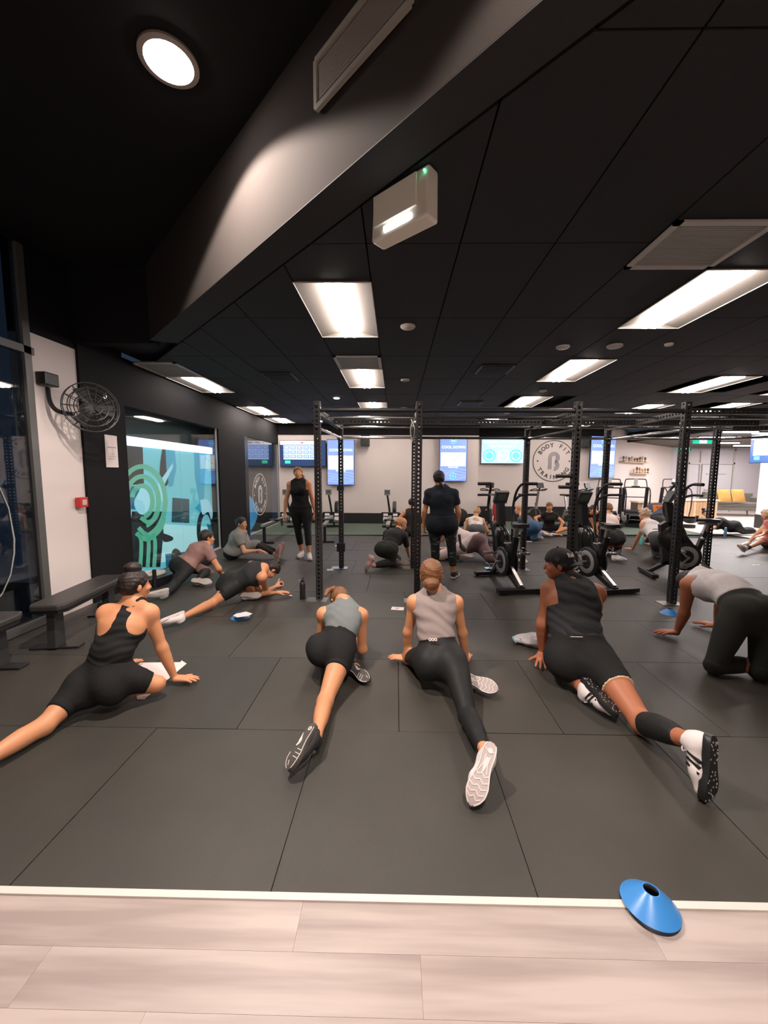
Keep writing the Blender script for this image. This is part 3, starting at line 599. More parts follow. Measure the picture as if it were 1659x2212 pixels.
bn=bench(); bn.location=(-3.08,3.72,0); bn.rotation_euler=(0,0,R(8)); bn['label']='long black padded bench by the white wall'; bn['group']='black padded benches'
dup(bn,(-3.15,2.55,0),R(4),'black padded bench cut off by the left picture edge')
t=thing('dumbbell','black dumbbell with chrome handle under far end of bench','dumbbell',(-3.2,4.25,0)); MB().cyl((-.13,0,.06),(-.05,0,.06),.06,n=8).cyl((.05,0,.06),(.13,0,.06),.06,n=8).obj('head',blk,t); MB().cyl((-.05,0,.06),(.05,0,.06),.016).obj('handle',chrome,t,smooth=True)
# reformer-like steps and plates in front of the poster glass
def step(px,py,lab,r=.16):
    q=P(px,py,z=.12); t=thing('step_platform',lab,'step',(q[0],q[1],0))
    MB().prism(ringpts(1,0,2*PI,8)[:-1],(0,0,.04),(.26,0,0),(0,.34,0),(0,0,.08)).obj('platform',blk,t,bevel=.01); MB().box((.2,0,.03),(.06,.5,.06)).box((-.2,0,.03),(.06,.5,.06)).obj('base_rail',blk,t); MB().cyl((.2,-.3,.0),(.2,-.3,.26),.025).obj('post',blk,t,smooth=True)
    return q
q=step(332,1240,'low black step platform by the turquoise poster, near one'); q2=step(418,1207,'low black step platform behind man in pink shirt')
def plate(q,z,lab,r=.15):
    t=thing('weight_plate',lab,'weight plate',(q[0],q[1],z),group='pale weight plates on the steps')
    MB().lathe([(.03,0),(r,0),(r+.006,.012),(r,.028),(r*.8,.03),(r*.75,.02),(.05,.02),(.045,.032),(.03,.032),(.03,0)],n=28).obj('disc',mat('pale_grey_urethane',(.58,.54,.51),.5),t,smooth=35)
    MB().lathe([(.018,-.0005),(.032,-.0005),(.032,.034),(.018,.034),(.018,0)],n=18).obj('hub',satin,t,smooth=35)
plate(q,.121,'pale grey weight plate lying on the near step platform'); plate(q2+V3((-.05,0,0)),.121,'white weight plate, lower of two behind man in pink'); plate(q2+V3((0,.05,0)),.156,'white weight plate, upper of two behind man in pink')
q=P(372,1203,z=.12); kb=thing('medicine_ball','dark round ball in front of the turquoise poster','ball',(q[0],q[1],0)); MB().ball((0,0,.14),.14,20).obj('ball',blk,kb,smooth=True); MB().lathe([(.05,.272),(.06,.276),(.03,.284)],n=14).obj('valve_patch',gryp,kb)

# ---- wall fan, alarm, papers on the left wall
fz=P(150,880,X=XL+.25); ft=thing('wall_fan','dark wire wall fan on curved bracket at the white wall edge','fan',fz)
ctr=V3((.13,.13,.02)); ax=unit((.75,-.5,0)); g=MB()
for k,rr in enumerate((.08,.14,.2,.255)):
    for s in (-1,1): u,v,w_=basis(ax); off=s*.05*(1-(k/4)**2); g.tube([ctr+ax*off+rr*(math.cos(a)*u+math.sin(a)*v) for a in np.linspace(0,2*PI,28)[:-1]],.005,5,closed=True)
u,v,w_=basis(ax)
for k in range(14):
    a=2*PI*k/14; e=math.cos(a)*u+math.sin(a)*v; g.tube([ctr+ax*.06+.05*e,ctr+ax*.04+.17*e,ctr+.257*e,ctr-ax*.04+.17*e,ctr-ax*.06+.05*e],.004,5)
g.obj('cage',blk,ft,smooth=True); b=MB()
for k in range(3):
    a=2*PI*k/3; e=math.cos(a)*u+math.sin(a)*v; f_=np.cross(ax,e); b.add([ctr+.03*e-.02*f_,ctr+.2*e-.09*f_+ax*.02,ctr+.22*e+.05*f_-ax*.02,ctr+.04*e+.03*f_],[(0,1,2,3)])
b.obj('blade',mat('dark_fan_blade',(.02,.02,.02),.5),ft); MB().cyl(ctr-ax*.16,ctr-ax*.02,.06,n=16).obj('motor',blk,ft,smooth=35)
MB().tube([V3(p)-fz for p in bez([P(103,838,X=XL+.04),P(108,868,X=XL+.08),P(125,888,X=XL+.16),P(160,895,X=XL+.3)],8)],.022,8).obj('bracket_arm',blk,ft,smooth=True)
MB().box(P(103,820,X=XL+.05)-fz,(.10,.17,.13)).obj('wall_mount',blk,ft,bevel=.012)
al=P(174,1085,X=XL+.03); t=thing('fire_alarm_point','small red fire alarm call point at the white wall edge','alarm',al); MB().box((.015,0,0),(.06,.115,.115)).obj('case',mat('red_plastic',(.55,.03,.02),.4),t,bevel=.006); MB().box((.047,0.0,0),(.006,.06,.06)).obj('glass_plate',mat('alarm_plate',(.55,.45,.42),.4),t)
pp=P(241,975,X=XL+.035); t=thing('wall_notice','white printed notice sheet pinned on the black column','notice',pp); MB().box((0,0,0),(.006,.21,.40)).obj('sheet',mat('paper_white',(.80,.70,.67),.7),t); MB().box((.005,0,.05),(.002,.15,.008)).box((.005,-.01,-.03),(.002,.1,.003)).box((.005,0.01,-.06),(.002,.12,.003)).box((.005,0,-.09),(.002,.13,.003)).obj('print_line',mat('print_grey',(.35,.28,.27),.8),t)
cp=P(225,856,X=XL+.04); t=thing('round_sensor','small round chrome ringed sensor on the black column','sensor',cp); MB().lathe([(.022,0),(.030,.0),(.030,.01),(.022,.01)],(0,0,0),18,axis=(1,0,0)).obj('ring',chrome,t,smooth=True); MB().lathe([(0,.004),(.022,.004)],(0,0,0),18,axis=(1,0,0)).obj('face',blk,t)

# ---- the printed posters behind the inner glass walls
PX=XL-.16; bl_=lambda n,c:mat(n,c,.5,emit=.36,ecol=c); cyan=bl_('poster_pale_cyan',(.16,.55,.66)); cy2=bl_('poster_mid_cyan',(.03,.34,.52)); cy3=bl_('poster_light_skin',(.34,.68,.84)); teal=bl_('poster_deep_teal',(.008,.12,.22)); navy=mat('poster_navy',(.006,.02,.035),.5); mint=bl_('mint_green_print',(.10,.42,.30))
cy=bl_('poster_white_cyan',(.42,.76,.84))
for q_,c_ in ((cyan,(.20,.62,.68)),(cy3,(.38,.72,.8)),(cy,(.45,.78,.82))): pass
po=thing('wall_poster','large turquoise printed poster of hands gripping weights behind glass','poster',(PX,6.6,0))
ztp=P(257,960,X=PX)[2]
def PG(x,y,off=0): q=P(x,y,X=PX+off); return (q[1],q[2])
def flat(mb,pts,off,th_=.003,x=PX): return mb.prism([PG(*p) for p in pts],(x+off,0,0),(0,1,0),(0,0,1),(th_,0,0))
def ppart(name,m,*polys,off=.004,par=po,smooth=False):
    mb=MB()
    for pl in polys: flat(mb,pl,off)
    return mb.obj(name,m,par,world=True)
def rd_(pts,n=5): return [tuple(p[:2]) for p in bez([(x,y,0) for x,y in pts]+[(pts[0][0],pts[0][1],0)],n)][:-1]
yA,yB=5.25,8.0
MB().box((PX-.01,(yA+yB)/2,ztp/2),(.02,yB-yA,ztp)).obj('printed_sheet',cyan,po,world=True)
MB().box((PX+.03,(yA+yB)/2,ztp+.06),(.03,yB-yA,.13)).obj('lit_header',mat('lit_header_strip',(.8,.85,1),.5,emit=1.0,ecol=(.78,.84,1)),po,world=True)
ppart('dark_panel',navy,[(255,955),(307,958),(310,1045),(262,1050)])
ppart('floor_area',cy,[(352,1132),(478,1140),(482,1205),(345,1215)]); ppart('skirting_shadow',teal,[(356,1197),(430,1188),(430,1215),(358,1225)],off=.006)
ppart('grey_block',mat('poster_grey_teal',(.03,.13,.18),.5),[(372,1075),(408,1078),(408,1130),(370,1128)],off=.005)
ppart('leg_shape',navy,rd_([(350,968),(371,972),(373,1000),(362,1045),(345,1050),(345,1005)]),[(280,1105),(350,1105),(352,1150),(345,1225),(285,1225),(276,1160)],rd_([(352,1152),(372,1160),(370,1168),(352,1170)],3),off=.007)
ppart('forearm',cy2,[(418,972),(445,976),(441,1030),(440,1075),(431,1090),(420,1030)],off=.008); ppart('hand',cy3,rd_([(431,1080),(447,1080),(458,1102),(455,1122),(449,1106),(437,1112),(433,1098)]),rd_([(305,1052),(328,1060),(334,1088),(322,1108),(300,1110),(288,1085)]),off=.010)
kr=MB(); kr.strip([PG(443+19*math.cos(t),1145+47*math.sin(t)) for t in np.linspace(0,2*PI,30)],[PG(444+12*math.cos(t),1147+36*math.sin(t)) for t in np.linspace(0,2*PI,30)],(PX+.009,0,0),(0,1,0),(0,0,1),(.003,0,0)); kr.obj('kettlebell_shape',navy,po,world=True)
ppart('calf_shape',cy2,[(356,968),(376,972),(380,1010),(372,1050),(364,1052),(358,1010)],rd_([(420,1098),(432,1086),(446,1088),(452,1104),(440,1112)]),off=.0085); ppart('left_shade',teal,[(262,1050),(300,1050),(296,1100),(272,1100)],[(446,1132),(470,1136),(474,1188),(460,1186)],off=.0045)
ppart('light_shape',cy3,[(273,1100),(283,1105),(279,1150),(284,1195),(276,1195)],[(340,1045),(372,1000),(372,1010),(352,1050),(352,1085),(344,1080)],off=.009)
mm=MB()
def mring(cx_,cy_,rx,ry,a0,a1,wd):
    a=[PG(cx_+(rx-wd/2)*math.cos(t),cy_+(ry-wd/2)*math.sin(t)) for t in np.linspace(a0,a1,26)]; b=[PG(cx_+(rx+wd/2)*math.cos(t),cy_+(ry+wd/2)*math.sin(t)) for t in np.linspace(a0,a1,26)]
    mm.strip(a,b,(PX+.012,0,0),(0,1,0),(0,0,1),(.003,0,0))
for i,rr in enumerate((56,40,25)): mring(305,1083,rr*.9,rr*1.35,R(195),R(360+(75 if i<2 else 80)),10)
def mpath(pts,wd):
    pts=[V3(p+(0,)) for p in pts]; pts=bez(pts,6); a=[];b=[]
    for i,p in enumerate(pts):
        t=unit(pts[min(i+1,len(pts)-1)]-pts[max(i-1,0)]); nn=V3((-t[1],t[0],0)); a.append(PG(*(p+nn*wd/2)[:2])); b.append(PG(*(p-nn*wd/2)[:2]))
    mm.strip(a,b,(PX+.013,0,0),(0,1,0),(0,0,1),(.003,0,0))
mpath([(302,1118),(318,1128),(334,1118),(340,1100)],9); mpath([(297,1140),(322,1160),(346,1140),(352,1110)],9)
for x in (300,316,330): mpath([(x-6,1150),(x+3,1170),(x+1,1225)],8)
mpath([(292,1152),(312,1165),(330,1160)],9)
mm.obj('mint_stripe',mint,po,world=True)
# dark back room wall above the posters
struct(MB().box((XL-.45,8.6,1.3),(.05,7.2,2.7)).obj('wall_behind_glass',mat('dark_green_grey',(.03,.045,.042),.6)))
# logo glass poster
lp=thing('logo_poster','dark printed panel with white circular studio logo behind glass','poster',(XL-.16,10.8,0))
MB().box((XL-.23,10.9,1.1),(.02,2.3,2.2)).obj('printed_sheet',mat('poster_dark_grey',(.022,.022,.022),.5),lp,world=True)
LM=mat('white_vinyl',(.72,.70,.68),.5); PXl=XL-.021
ppart('blue_hand_shape',bl_('poster_blue',(.06,.28,.55)),rd_([(526,1050),(530,1046),(536,1068),(546,1080),(556,1110),(545,1140),(530,1150),(533,1110),(526,1080)]),[(525,1150),(585,1145),(585,1160),(525,1185)],par=lp,off=.006)
cL=P(562,1068,X=PXl); rL=.56
def logo(par,c,u,v,w,r,m,bold,gm=None):
    mb=MB(); mb.strip(ringpts(r),ringpts(r*.965),c,u,v,w); mb.obj('logo_ring',m,par,world=True)
    mb=MB(); o=V3(c)+V3(w)*1.2
    for st,rr,a0,a1,inw in (('BODY FIT',r*.76,R(148),R(32),False),('TRAINING',r*.78,R(212),R(328),True)):
        for i,ch in enumerate(st):
            if ch==' ': continue
            a=a0+(a1-a0)*i/(len(st)-1); lm_=MB(); text_into(lm_,ch,r*.27,o+rr*(math.cos(a)*V3(u)+math.sin(a)*V3(v)),u,v,bold,rot=(a+PI/2 if inw else a-PI/2)); lm_.obj('logo_letter',m,par,world=True)
    for s_ in (-1,1): MB().prism(ringpts(r*.04,n=10,c=(s_*r*.76,0))[:-1],c,u,v,w).obj('logo_dot',m,par,world=True)
    emblem(MB(),c,u,v,w,r*.64).obj('logo_emblem',gm or m,par,world=True)
logo(lp,(PXl,cL[1],cL[2]),(0,1,0),(0,0,1),(.003,0,0),rL,LM,.006)
# the same mark on the back wall
lw=thing('wall_logo','large round dark-outlined studio logo painted on back wall','wall logo',(4.9,12.9,0)); cW=P(1196,996,Y=12.88); rW=(cW[0]-P(1151,996,Y=12.88)[0])
logo(lw,(cW[0],12.895,cW[2]),(1,0,0),(0,0,1),(0,-.004,0),rW,mat('charcoal_wall_paint',(.045,.045,.05),.6),.004,mat('grey_wall_paint',(.22,.23,.27),.6))

# ---- screens
tvblk=mat('black_screen_bezel',(.01,.012,.02),.3)
def em(name,c,e): return mat(name,c,.5,emit=e*.62,ecol=c)
sblue=em('screen_blue',(.20,.30,.78),1.0); slight=em('screen_pale_blue',(.42,.58,1),1.2); swhite=em('screen_white',(.95,.96,1),1.3); scyan=em('screen_cyan',(.1,.75,.95),1.2); sdark=em('screen_deep_blue',(.012,.04,.13),.8); sgreen=em('screen_green',(.05,.8,.45),1.1); stext=em('screen_text',(.65,.9,1),1.4); sred=em('screen_red',(.8,.15,.2),1)
def tv(lab,c,wd,hg,rz,tilt=0):
    t=thing('wall_screen',lab,'screen',c,rz,group='lit wall screens')
    MB().box((0,.03,0),(wd+.03,.05,hg+.03)).obj('casing',tvblk,t,bevel=.006); MB().box((0,.075,0),(.2,.06,.2)).obj('wall_bracket',blk,t); return t
def pan(t,name,m,x0,x1,z0,z1,y=0): return MB().box(((x0+x1)/2,.003-y,(z0+z1)/2),(x1-x0,.004,z1-z0)).obj(name,m,t)
U=(1,0,0);W_=(0,0,1)
def tx(t,s,size,x,z,m=None,bold=.002,name='lettering',sx=1): mb=MB(); text_into(mb,s,size,(x,-.003,z),U,W_,bold,0,sx); return mb.obj(name,m or stext,t)
def board(t,w_,h_):
    pan(t,'display',sdark,-w_/2,w_/2,-h_/2,h_/2); pan(t,'header_bar',swhite,-w_/2,w_*.30,h_*.34,h_/2,.002); pan(t,'table_area',slight,-w_*.43,w_*.3,-h_*.24,h_*.32,.001)
    g=MB(); n=0
    tm_=MB()
    for r_ in range(3):
        for c_ in range(5):
            x=-w_*.36+w_*.145*c_; z=h_*.22-h_*.17*r_; g.box((x,-.001,z),(w_*.12,.002,h_*.12)); text_into(tm_,random.choice(['62%','87%','57%','90%','67%','72%']),h_*.085,(x,-.004,z),U,W_,.001)
    g.obj('cell',sblue,t); tm_.obj('cell_lettering',stext,t)
    pan(t,'green_cell',sgreen,-w_*.40,-w_*.28,-h_*.40,-h_*.28,.003); tx(t,'REST 00:30',h_*.11,-w_*.1,h_*.42,em('screen_ink',(.1,.14,.4),.6)); pan(t,'red_tab',sred,-w_*.04,0,h_*.39,h_*.46,.004)
def cool(t,w_,h_):
    pan(t,'display',sblue,-w_/2,w_/2,-h_/2,h_/2); pan(t,'picture_area',swhite,-w_*.46,w_*.46,-h_*.16,h_*.15,.001); tx(t,'COOL DOWN',w_*.135,0,h_*.27)
    MB().strip(ringpts(w_*.11,c=(0,h_*.41)),ringpts(w_*.085,c=(0,h_*.41)),(0,-.003,0),U,W_,(0,.002,0)).obj('timer_ring',scyan,t); tx(t,'01:21',w_*.06,0,h_*.41)
    f=MB(); f.ball((w_*.1,-.004,.02*h_),(.03,.002,.015),8).ball((w_*.22,-.004,.07*h_),(.015,.002,.03),8).ball((w_*.02,-.004,-.03*h_),(.03,.002,.012),8); f.obj('stretch_figure',em('screen_figure',(.35,.33,.38),.7),t)
    tx(t,'STRETCHES',w_*.07,0,-h_*.19); MB().strip(ringpts(w_*.12,c=(0,-h_*.38)),ringpts(w_*.10,c=(0,-h_*.38)),(0,-.003,0),U,W_,(0,.002,0)).obj('badge_ring',scyan,t); emblem(MB(),(0,-.002,0),U,W_,(0,-.002,0),w_*.07,(0,-h_*.38)).obj('badge_emblem',scyan,t)
    mb=MB(); 
    for k in range(5): mb.strip([(x,h_*(-.25-.05*k)+.03*math.sin(9*x+k)) for x in np.linspace(-w_*.5,w_*.5,20)],[(x,h_*(-.25-.05*k)+.03*math.sin(9*x+k)+.008) for x in np.linspace(-w_*.5,w_*.5,20)],(0,-.001,0),U,W_,(0,.001,0))
    mb.obj('wave_line',slight,t)
def tvrect(x0,y0,x1,y1,Y): a=P(x0,y0,Y=Y); b=P(x1,y1,Y=Y); return (a+b)/2,abs(b[0]-a[0]),abs(a[2]-b[2])
c,w_,h_=tvrect(605,952,703,1007,11.95); t=tv('wide dark blue timetable screen at left of back wall above trainer',c,w_,h_,0); board(t,w_,h_)
c,w_,h_=tvrect(707,950,765,1047,11.95); t=tv('upright blue COOL DOWN screen behind the left rear post',c,w_,h_,R(2)); cool(t,w_,h_)
c,w_,h_=tvrect(951,944,1007,1039,11.95); t=tv('upright blue COOL DOWN screen right of the standing person in cap',c,w_,h_,0); cool(t,w_,h_)
c,w_,h_=tvrect(1041,949,1130,1001,12.75); t=tv('wide blue CONGRATULATIONS screen at centre of back wall',c,w_,h_,R(-2))
pan(t,'display',slight,-w_/2,w_/2,-h_/2,h_/2); tx(t,'CONGRATULATIONS',h_*.15,-w_*.03,h_*.38); tx(t,"YOU'VE DONE IT",h_*.15,0,h_*.21)
for k,x in enumerate((-w_*.31,w_*.02,w_*.32)):
    MB().strip(ringpts(h_*.26,c=(x,-h_*.18)),ringpts(h_*.215,c=(x,-h_*.18)),(0,-.003,0),U,W_,(0,.002,0)).obj('badge_ring',[scyan,swhite,scyan][k],t)
    if k!=1: MB().prism(ringpts(h_*.14,n=24,c=(x,-h_*.18))[:-1],(0,-.002,0),U,W_,(0,.001,0)).obj('badge_disc',em('screen_teal',(.15,.65,.85),1.1),t)
tx(t,'01:21',h_*.15,w_*.02,-h_*.18,swhite)
mb=MB(); arc_text(mb,'BODY FIT',h_*.06,h_*.235,R(140),R(40),(-w_*.31,-.004,-h_*.18),U,W_,.001); mb.obj('badge_lettering',sblue,t)
c,w_,h_=tvrect(1274,943,1331,1032,12.75); t=tv('upright blue COOL DOWN screen angled beside treadmills',c,w_,h_,R(14)); cool(t,w_,h_)
c,w_,h_=tvrect(1623,938,1720,1002,10.6); t=tv('screen with green and blue timetable at right picture edge',V3((P(1623,970,Y=11.5)[0]+.06,10.9,c[2]+.05)),1.25,h_*1.0,R(-84)); board(t,1.25,h_*1.0); MB().box((0,.16,0),(.3,.22,.3)).obj('wall_arm',blk,t)
for (x,y,Y,lab) in ((789,952,11.9,'black box loudspeaker on back wall right of the left screen'),(1262,955,12.7,'black box loudspeaker on back wall right of the round logo')):
    c=P(x,y,Y=Y); t=thing('wall_speaker',lab,'speaker',c); MB().box((0,0,0),(.26,.2,.34)).obj('cabinet',blk,t,bevel=.02); MB().box((0,.12,.1),(.08,.12,.1)).obj('bracket',blk,t); MB().prism(ringpts(.09,n=18)[:-1],(0,-.101,-.03),U,W_,(0,-.004,0)).obj('cone',blkm,t)
# ---- lounge: exit signs, shelf with trophies, counter, sofa
gsign=em('exit_green',(.0,.55,.36),1.0)
c=P(1518,951,Y=13.2); t=thing('exit_sign','hanging green exit sign with white running figure','sign',c); MB().box((0,0,0),(.62,.05,.22)).obj('box',gsign,t); MB().box((0,-.028,0),(.24,.006,.2)).obj('white_field',swhite,t); mb=MB().ball((.02,-.034,.06),(.02,.003,.02),8).tube([(.01,-.034,.03),(0,-.034,-.02),(.04,-.034,-.07)],.008,5).tube([(0,-.034,-.02),(-.04,-.034,-.06)],.008,5).tube([(-.04,-.034,.0),(.01,-.034,.03),(.06,-.034,.01)],.007,5); mb.obj('running_figure',gsign,t); MB().cyl((-.2,0,.1),(-.2,0,2.72-c[2]),.006).cyl((.2,0,.1),(.2,0,2.72-c[2]),.006).obj('hanger',satin,t)
c=P(1478,969,Y=16.9); t=thing('exit_sign','green EXIT sign over the lounge door','sign',(c[0],16.93,c[2])); MB().box((0,0,0),(.5,.04,.2)).obj('box',gsign,t); mb=MB(); text_into(mb,'EXIT',.17,(.03,-.024,0),U,W_,.004); mb.obj('lettering',swhite,t); MB().box((0,.03,0),(.1,.03,.1)).obj('bracket',satin,t)
wood=mat('warm_oak',(.50,.30,.16),.5,noise=.2,nscale=6,stretch=(6,6,1)); wood2=mat('pale_oak',(.62,.45,.30),.5,noise=.15,nscale=6,stretch=(6,6,1))
vd=dq; nd=nq
def ond(px,py,off=.0): 
    d=fw+rt*((px-CX)/FPX)-up*((py-CY)/FPX); t=((q0-V3((0,0,CH))+nq*off)@nq)/(d@nq); return V3((0,0,CH))+t*d
random.seed(11); gold=mat('gold_trophy',(.55,.36,.16),.3,metal=.8); figc=[mat('fig_brown',(.22,.12,.07),.5),mat('fig_cream',(.65,.5,.4),.5),gold,mat('fig_grey',(.2,.18,.17),.5)]
for (xa,xb,y,lab,n) in ((1343,1396,1000,'upper thin wall shelf of small ornaments above treadmills',9),(1366,1402,1023,'lower thin wall shelf of small ornaments above treadmills',6)):
    a=ond(xa,y,.1); b=ond(xb,y,.1); a[2]=b[2]; s=thing('wall_shelf',lab,'shelf',(a+b)/2); MB().bar(a,b,.2,.03).obj('board',wood2,s,world=True); MB().bar(a-nd*.09,b-nd*.09,.02,.05).obj('back_rail',wood2,s,world=True)
    up_='upper' if n==9 else 'lower'
    for k in range(n):
        q=a+(b-a)*(k+.5)/n; q[2]=a[2]+.016; hh=random.uniform(.13,.24); m=random.choice(figc); o=thing('ornament','small %s ornament, %s from the left on the %s wall shelf'%({'fig_brown':'brown','fig_cream':'cream','gold_trophy':'gold','fig_grey':'grey'}[m.name],['first','second','third','fourth','fifth','sixth','seventh','eighth','ninth'][k],up_),'ornament',q,group='ornaments on the %s shelf'%up_)
        MB().lathe([(0,0),(.04,0),(.04,.02),(.015,.04),(.012,hh*.4),(.045,hh*.65),(.04,hh*.8),(.02,hh),(0,hh)],n=10).obj('body',m,o,smooth=True)
def counter(x0,x1,Y,zt_,lab,n,stripe):
    t=thing('counter',lab,'counter',((x0+x1)/2,Y,0)); w_=(x1-x0)/n
    MB().box((0,.2,zt_/2),(x1-x0,.4,zt_-.03)).obj('carcass',mat('dark_carcass',(.1,.07,.05),.7),t); MB().box((0,.17,zt_),(x1-x0+.06,.5,.05)).obj('top',mat('cream_top',(.66,.56,.47),.5),t)
    me1=MB().box((0,-.012,zt_/2-.01),(w_-.01,.02,zt_-.06)).mesh('board',wood); me2=me1.copy(); me2.materials[0]=wood2; me3=me1.copy(); me3.materials[0]=white
    for k in range(n):
        o=bpy.data.objects.new('board',(me3 if k%2 else me1) if stripe else random.choice([me1,me2])); COL.objects.link(o); o.parent=t; o.location=(-(x1-x0)/2+w_*(k+.5),0,0)
a=P(1482,1095,Y=14.2); b=P(1549,1095,Y=14.2); counter(a[0]-.5,b[0],14.2,.66,'low counter clad in upright oak boards in front of door',15,False)
a=P(1335,1090,Y=13.2); counter(8.35,9.6,13.6,.62,'striped oak and white low counter behind the treadmills',9,True)
so=thing('sofa','grey two seat sofa with wooden legs in the lounge','sofa',(13.1,15.4,0),R(-8)); gf=mat('grey_sofa_fabric',(.17,.155,.135),.9,noise=.15,nscale=80)
MB().box((0,.35,.62),(1.7,.25,.55)).obj('backrest',gf,so,bevel=.05); MB().box((0,0,.42),(1.5,.75,.2)).obj('seat_cushion',gf,so,bevel=.05); MB().box((0,0,.28),(1.7,.8,.12)).obj('base',gf,so,bevel=.03)
for s in (-1,1): MB().box((s*.85,0,.48),(.2,.85,.5)).obj('arm',gf,so,bevel=.05)
for s in (-1,1):
    for y in (-.3,.3): MB().cyl((s*.75,y,0),(s*.72,y,.24),.02,.035,n=8).obj('leg',wood2,so,smooth=True)
ms=mat('mustard_fabric',(.62,.33,.09),.9)
for k,(x,y,lab) in enumerate(((1582,1076,'mustard cushion on grey sofa, one beside the armrest'),(1563,1078,'mustard cushion on grey sofa, one behind rack post'))):
    c=V3((12.95-.52*k,15.0,.79)); M=Matrix.Rotation(R(-18),3,'X'); mb=MB(); vs=[]; n=8
    for s in (-1,1):
        for i in range(n+1):
            for j in range(n+1):
                u_,v_=2*i/n-1,2*j/n-1; vs.append(c+V3(M@Vector((u_*.24,s*.07*(1-u_**4)*(1-v_**4)+s*.004,v_*.24))))
    N1=(n+1)**2; fs=[]
    for s in (0,1):
        for i in range(n):
            for j in range(n): o_=s*N1+i*(n+1)+j; fs.append((o_,o_+1,o_+n+2,o_+n+1))
    tag(mb.add(vs,fs).obj('cushion',ms,smooth=True),lab,'cushion')
# ---- things lying about on the floor
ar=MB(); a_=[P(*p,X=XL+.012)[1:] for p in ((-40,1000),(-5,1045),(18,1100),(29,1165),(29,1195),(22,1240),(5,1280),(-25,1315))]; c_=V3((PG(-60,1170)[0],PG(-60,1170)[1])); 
tag(ar.strip([tuple(q) for q in a_],[tuple(V3(q)+unit(V3(q)-c_)*.016) for q in a_],(XL+.012,0,0),(0,1,0),(0,0,1),(.002,0,0)).obj('painted_reflection',mat('grey_reflection_arc',(.30,.30,.28),.5)),'thin grey arc, a painted reflection on the dark storefront glass','painted reflection')  # reflection of a round hoop in the glass, drawn as a grey strip
bluec=mat('blue_plastic',(.05,.26,.66),.3,spec=.5)
def marker(px,py,r,lab,tilt=(0,0),z=.0,m=bluec,base=None):
    p=P(px,py,z=.02) if base is None else V3(base); t=thing('disc_marker',lab,'marker cone',(p[0],p[1],z)); t.rotation_euler=(tilt[0],tilt[1],0)
    MB().lathe([(r,0),(r+.003,.002),(r*.62,.034),(r*.30,.057),(r*.27,.057),(r*.27,.052),(r*.60,.030),(r-.004,.0)],n=40).obj('disc',m,t,smooth=35)
    return t
marker(1404,1950,.092,'blue disc marker cone lying across the floor edge trim',z=.012,tilt=(R(-4),R(3)))
marker(1447,1322,.095,'blue disc marker cone beside the hand in front of right post')
mk=marker(519,1330,.095,'blue disc marker cone half covered by white paper at left'); 
q=P(523,1329,z=.05); cd=MB(); cd.strip([(x,y) for x,y in ((-.02,-.085),(-.085,-.03),(-.06,.02))],[(.09,-.06),(.11,.0),(.02,.06)],q+V3((0,0,.012)),(1,0,.05),(0,1,.05),(0,0,.003)); tag(cd.obj('paper_sheet',MATS['paper_white']),'white paper sheet draped on the blue disc marker at left','paper')
def card(px,py,w_,l_,rz,lab):
    p=P(px,py,z=0); t=thing('station_card',lab,'card',(p[0],p[1],.001),rz,group='white cards on the floor'); MB().box((0,0,.0015),(w_,l_,.003)).obj('card',MATS['paper_white'],t); mb=MB(); text_into(mb,'21',l_*.4,(0,0,.0035),(1,0,0),(0,1,0),.002); mb.obj('print',mat('print_ink',(.05,.05,.06),.7),t)
card(859,1315,.145,.10,R(-8),'white station card on mat between the two central women'); card(713,1231,.10,.11,R(20),'white station card beside the left rear post foot'); card(729,1179,.10,.12,0,'white station card behind the left rear post')
card(1634,1221,.16,.05,R(6),'narrow white card lying on floor above the right crouching person'); card(1143,1170,.11,.1,0,'white station card right of the rear rack post'); card(750,1137,.14,.1,0,'white station card on the green turf')
def flask(px,py,h,r,m,lab,capm,z=0):
    p=P(px,py,z=z); t=thing('water_bottle',lab,'bottle',(p[0],p[1],z))
    MB().lathe([(0,0),(r*.95,0),(r,.006),(r,h*.74),(r*.93,h*.8),(r*.6,h*.86),(0,h*.86)],n=22).obj('body',m,t,smooth=35); MB().lathe([(r*.62,h*.86),(r*.66,h*.87),(r*.66,h*.94),(0,h*.94)],n=18).obj('lid',capm,t,smooth=35)
    return t
t=flask(654,1293,.25,.036,mat('black_flask_coat',(.012,.012,.013),.45),'tall black steel flask with straw lid left of rig post',blk); MB().tube(bez([(.0,0,.23),(.005,0,.26),(.02,0,.265)],4),.006,6).obj('straw',blk,t); MB().tube(bez([(-.02,0,.235),(-.045,0,.24),(-.05,0,.225),(-.03,0,.215)],4),.004,6).obj('loop_handle',gryp,t)
flask(889,1192,.24,.034,mat('pink_tint_plastic',(.42,.25,.24),.35),'pinkish bottle with red lid beside kneeling blonde woman',mat('red_lid',(.65,.05,.03),.4))
flask(1566,1160,.26,.032,mat('blue_clear_plastic',(.10,.20,.30),.2),'small blue clear water bottle on floor by lying woman',mat('clear_lid',(.5,.6,.7),.3))
flask(1386,1176,.24,.04,mat('aqua_plastic',(.15,.55,.50),.35),'aqua drink bottle standing under the curly blonde woman',mat('aqua_lid',(.2,.6,.55),.35))
flask(1004,1146,.26,.035,mat('clear_grey_plastic',(.45,.47,.45),.15),'clear plastic bottle standing by the back wall bags',mat('white_lid',(.8,.8,.8),.4))
t=thing('small_earbud_case','small silver capsule lying on mat left of black flask','case',P(628,1289,z=0)); MB().ball((0,0,.012),(.022,.012,.012),12).obj('shell',lgry,t,smooth=True); MB().box((0,0,.012),(.012,.025,.003)).obj('seam',blk,t)
